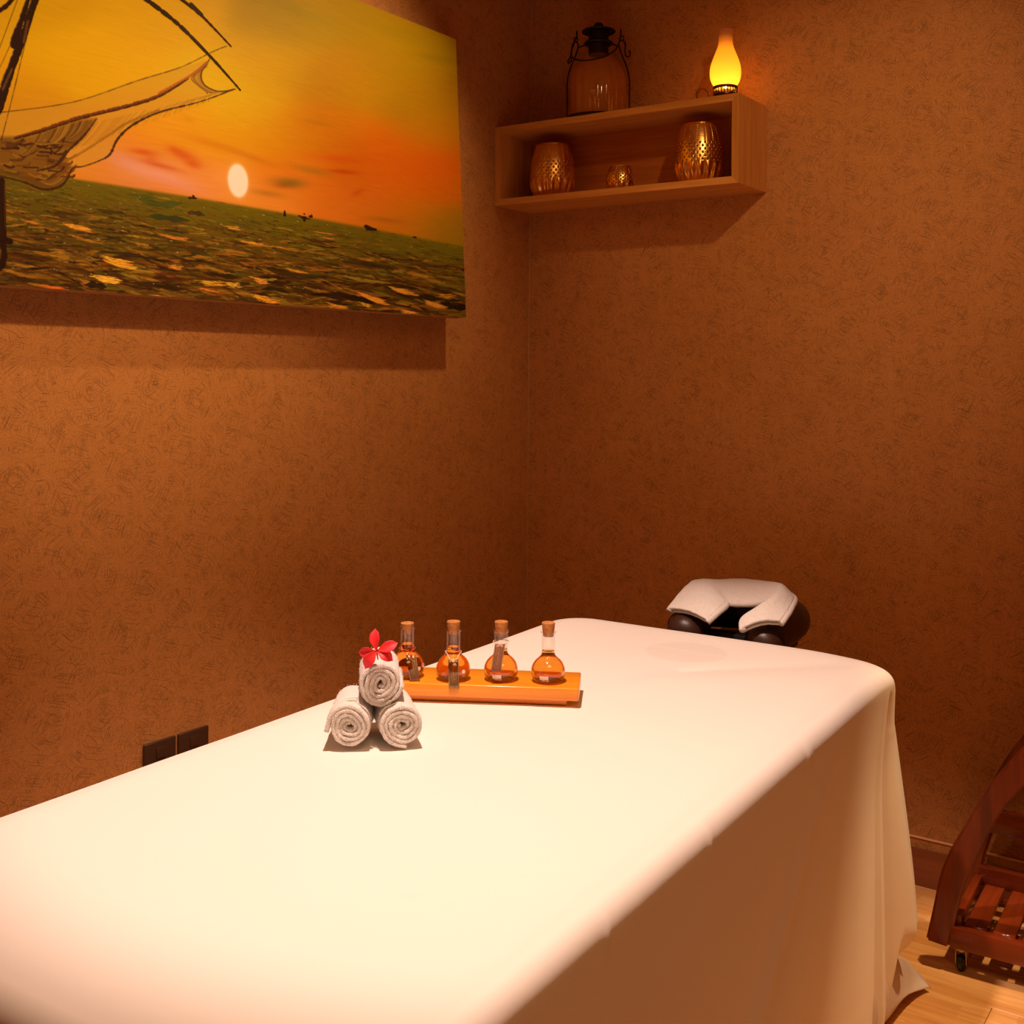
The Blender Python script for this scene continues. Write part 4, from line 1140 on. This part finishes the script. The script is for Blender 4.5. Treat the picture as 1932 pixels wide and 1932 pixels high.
# ---- lantern on the shelf
def lantern():
    z0 = SZ1 + .0003; p = on(1, -.105, 1129, 120)
    root = empty('lantern', (p[0], -.105, z0), 'amber ribbed glass lantern with black wire frame on top of the shelf', 'lantern', YAW - R(8))
    lathe('base_plate', [(0, 0), (.088, 0), (.089, .003), (.086, .006), (.074, .008), (0, .008)], M['black_metal'], root, 56)
    rib = lambda a, i, z: 1 + .017 * math.cos(a * 16) * (1 if z < .11 else max(0, (.165 - z) / .055))
    pts = [(.0735, .009), (.0735, .05), (.0732, .085), (.0715, .105), (.066, .125), (.056, .142), (.043, .155), (.030, .163), (.0255, .166), (.025, .170)]
    prof = [(q[0], q[1]) for q in crom([(a, b, 0) for a, b in pts], 5)]
    V, Fc = lathe_data(prof, 128, False, rib); Fc = [f for f in Fc if len(f) == 4]
    mesh('glass_bell', V, Fc, M['amber_glass'], root, 'all')
    lathe('collar', [(.0245, .163), (.0262, .163), (.0262, .188), (.036, .190), (.038, .193), (.036, .196), (.027, .197), (.0265, .200), (.0265, .222), (.0245, .222)], M['black_metal'], root, 48, close=True)
    lathe('cap', [(.0, .222), (.040, .2225), (.0435, .221), (.0445, .2225), (.043, .2245), (.030, .2290), (.0, .231)], M['black_metal'], root, 48)
    lathe('finial', [(0, .228), (.0125, .228), (.0135, .232), (.0125, .239), (.009, .2435), (.0, .2455)], M['black_metal'], root, 32)
    for s in (-1, 1):
        X = lambda a, z, y=0: (s * a, y, z)
        up_ = crom([X(.0815, .004), X(.0815, .06), X(.0810, .100), X(.0745, .130), X(.060, .165), X(.0555, .178)], 6)
        lp = crom([X(.0555, .178), X(.0530, .190), X(.0565, .198), X(.0640, .198), X(.0690, .190), X(.0700, .182)], 6)
        if s < 0:
            cur = crom([X(.0640, .198), X(.0700, .180), X(.0740, .162), X(.0800, .152), X(.0780, .146), X(.0720, .152), X(.0700, .165), X(.0720, .175)], 6)
        else:
            cur = crom([X(.0640, .198), X(.0700, .190), X(.0690, .172), X(.0720, .160), X(.0790, .158), X(.0830, .166), X(.0800, .174)], 6)
        tubes('frame_wire', [(up_, .0019, False), (lp, .0018, False), (cur, .0018, False), ([X(.0545, .184), X(.036, .1905)], .0019, False)], M['black_metal'], root)
        ring = [(s * (.0600 + .0055 * math.cos(q)), .001, .205 + .0055 * math.sin(q)) for q in [2 * PI * k / 20 for k in range(20)]]
        tubes('ring', [(ring, .0013, True)], M['black_metal'], root)
        hook = [(s * (.0575), .0045 * math.cos(q), .2165 + .009 * math.sin(q)) for q in [2 * PI * k / 20 for k in range(20)]]
        tubes('handle_hook', [([(x + .002 * (k % 3) * .2, y, z) for k, (x, y, z) in enumerate(hook)], .0019, True)], M['black_metal'], root)
    # swung-down bail handle hanging in front of the glass
    H = crom([(.0575, -.004, .208), (.056, -.035, .186), (.048, -.062, .160), (.024, -.082, .140), (-.005, -.088, .131), (-.035, -.084, .130), (-.058, -.066, .140), (-.068, -.040, .160), (-.062, -.012, .196), (-.0575, -.004, .208)], 8)
    tubes('bail_handle', [(H, .0020, False)], M['black_metal'], root)
    root.scale = (1.165, 1.165, 1.22)
lantern()

# ---- small oil lamp
def oil_lamp():
    z0 = SZ1 + .0003; root = empty('oil_lamp', (.742, -.115, z0), 'glowing frosted glass oil lamp on the right end of the shelf top', 'oil lamp', YAW)
    lathe('saucer', [(0, 0), (.035, 0), (.038, .003), (.038, .006), (.034, .008), (.032, .015), (.0, .015)], M['bronze'], root, 48)
    zb, zt, rb = .015, .036, .0278
    lathe('gallery_ring', [(rb - .003, zb - .001), (rb + .001, zb - .001), (rb + .001, zb + .004), (rb - .003, zb + .004)], M['bronze'], root, 48, close=True)
    lathe('gallery_ring', [(rb - .003, zt - .004), (rb + .0015, zt - .004), (rb + .0022, zt), (rb + .001, zt + .002), (rb - .003, zt + .002)], M['bronze'], root, 48, close=True)
    bars = []
    for k in range(24):
        a = 2 * PI * k / 24
        bars.append(([(rb * math.cos(a), rb * math.sin(a), zb + .002), (rb * math.cos(a), rb * math.sin(a), zt - .002)], .0012, False))
    tubes('gallery_bars', bars, M['bronze'], root, 6)['kind'] = 'stuff'
    pts = [(.0238, .0345), (.0300, .043), (.0355, .055), (.0376, .069), (.0365, .085), (.0325, .100), (.0270, .115), (.0215, .129), (.0180, .141), (.0167, .152), (.0168, .163), (.0185, .171), (.0218, .1765)]
    prof = [(q[0], q[1]) for q in crom([(a, b, 0) for a, b in pts], 6)]
    fl_ = lambda a, i, z: 1 + (.045 * math.cos(a * 12) * max(0, (z - .168) / .009) if z > .168 else 0)
    V, Fc = lathe_data(prof + [(r - .0013, z) for r, z in reversed(prof)], 72, True, fl_)
    mesh('glass_chimney', V, Fc, M['chimney'], root, 'all')
    lathe('inner_bulb', [(0, .0155), (.012, .0155), (.014, .022), (.012, .030), (0, .031)], plain('lamp_wick_tube', (.8, .45, .12), .5), root, 24)
    lathe('flame', [(0, .032), (.0042, .036), (.0052, .042), (.0040, .050), (.0015, .058), (0, .060)], M['flame'], root, 20)
    th = [2 * PI * k / 28 for k in range(28)]
    tubes('handle', [([(-.0540 + .0150 * math.cos(q), 0, .0170 + .0165 * math.sin(q)) for q in th], .0019, True)], M['bronze'], root)
    root.scale = (1.17, 1.17, 1.15)
    l = lamp_light('oil_lamp_flame_light', 'POINT', (.742, -.115, z0 + .055), 4.5, (1.0, 0.54, 0.03), .006)
oil_lamp()

# ------------------------------------------------------------------ wooden serving trolley
def trolley():
    TR = R(2.0); O = Vector((1.392, -.42, 0))
    root = empty('serving_trolley', tuple(O), 'dark red mahogany serving trolley with curved end arches and slatted shelf', 'trolley', TR)
    # arch board in local xz: outer and inner curves, mirrored to the unseen right half
    out_ = [(-.004, .060), (.010, .130), (.026, .215), (.048, .278), (.077, .337), (.119, .422), (.173, .503), (.205, .545), (.27, .608), (.35, .650), (.44, .665)]
    inn_ = [(.046, .056), (.055, .095), (.062, .134), (.078, .200), (.100, .260), (.125, .322), (.153, .381), (.205, .455), (.27, .525), (.35, .580), (.44, .602)]
    def arch(y0, y1):
        Oc = crom([(a, b, 0) for a, b in out_], 6); Ic = crom([(a, b, 0) for a, b in inn_], 6)
        Oc += [np.array([.88 - q[0], q[1], 0]) for q in Oc[-2::-1]]; Ic += [np.array([.88 - q[0], q[1], 0]) for q in Ic[-2::-1]]
        bm = bmesh.new(); n = len(Oc)
        L = [[bm.verts.new((q[0], y, q[1])) for q in arr] for y in (y0, y1) for arr in (Oc, Ic)]
        for i in range(n - 1):
            bm.faces.new((L[0][i], L[0][i + 1], L[1][i + 1], L[1][i])); bm.faces.new((L[2][i], L[3][i], L[3][i + 1], L[2][i + 1]))
            bm.faces.new((L[0][i], L[2][i], L[2][i + 1], L[0][i + 1])); bm.faces.new((L[1][i], L[1][i + 1], L[3][i + 1], L[3][i]))
        for i in (0, n - 1): bm.faces.new((L[0][i], L[1][i], L[3][i], L[2][i]))
        bmesh.ops.recalc_face_normals(bm, faces=bm.faces)
        bm.normal_update()
        bmesh.ops.bevel(bm, geom=[e for e in bm.edges if len(e.link_faces) == 2 and e.calc_face_angle(0) > R(50)], offset=.005, segments=3, affect='EDGES')
        return from_bm('arch', bm, M['mahogany_z'], root, True)
    arch(0, .030); arch(.305, .335)
    x0, x1 = .050, .83
    box('front_rail', x0 - .002, x1, .002, .028, .057, .104, M['mahogany'], root, .0025)
    box('back_rail', x0 + .01, x1, .270, .298, .100, .145, M['mahogany'], root, .0025)
    box('end_rail', x0, x0 + .018, .028, .272, .082, .125, M['mahogany_y'], root, .002)
    box('end_rail', x1 - .018, x1, .028, .272, .082, .125, M['mahogany_y'], root, .002)
    bm = bmesh.new(); bmesh.ops.create_cube(bm, size=1)
    for v in bm.verts: v.co = Vector((v.co.x * .0455, v.co.y * .244, v.co.z * .012))
    bmesh.ops.bevel(bm, geom=list(bm.edges), offset=.002, segments=1, affect='EDGES')
    s0 = from_bm('slat', bm, M['mahogany_y'], root, True); s0.location = (x0 + .047, .150, .100)
    for k in range(1, 12):
        c = s0.copy(); COL.objects.link(c); c.parent = root; c.location = (x0 + .047 + k * .0605, .150, .100)
    for yb in (.06, .24): box('slat_batten', x0 + .018, x1 - .018, yb - .01, yb + .01, .078, .093, M['mahogany'], root, .001)
    box('middle_back_rail', .075, .805, .300, .318, .222, .280, M['mahogany'], root, .0025)
    box('middle_front_rail', .30, .58, .006, .024, .54, .575, M['mahogany'], root, .0025)
    box('top_tray', .27, .61, .03, .305, .50, .515, M['mahogany'], root, .003)
    for (cx_, cy_) in ((.068, .030), (.81, .030), (.068, .300), (.81, .300)):
        tag_ = bpy.data.objects.new('caster', None); COL.objects.link(tag_); tag_.parent = root; tag_.location = (cx_, cy_, 0)
        lathe('caster_plate', [(0, .048), (.016, .048), (.018, .052), (.018, .060), (0, .060)], M['brass'], tag_, 28)
        bm = bmesh.new(); bmesh.ops.create_cone(bm, cap_ends=True, segments=28, radius1=.0185, radius2=.0185, depth=.016, matrix=Matrix.Rotation(PI / 2, 4, 'Y'))
        bmesh.ops.bevel(bm, geom=[e for e in bm.edges if len(e.link_faces) == 2 and e.calc_face_angle(0) > R(50)], offset=.004, segments=3, affect='EDGES')
        for v in bm.verts: v.co += Vector((0, 0, .0188))
        from_bm('wheel', bm, M['rubber'], tag_, True)
        for sx in (-.011, .011):
            box('caster_fork', sx - .0015, sx + .0015, -.007, .009, .015, .050, M['brass'], tag_, .0008)
    return root
M['mahogany_z'] = wood('mahogany_arch_wood', (0.26, 0.038, 0.005), (0.075, 0.009, 0.002), 0.45, 'Z', 0.3, coat=0.4)
trolley()
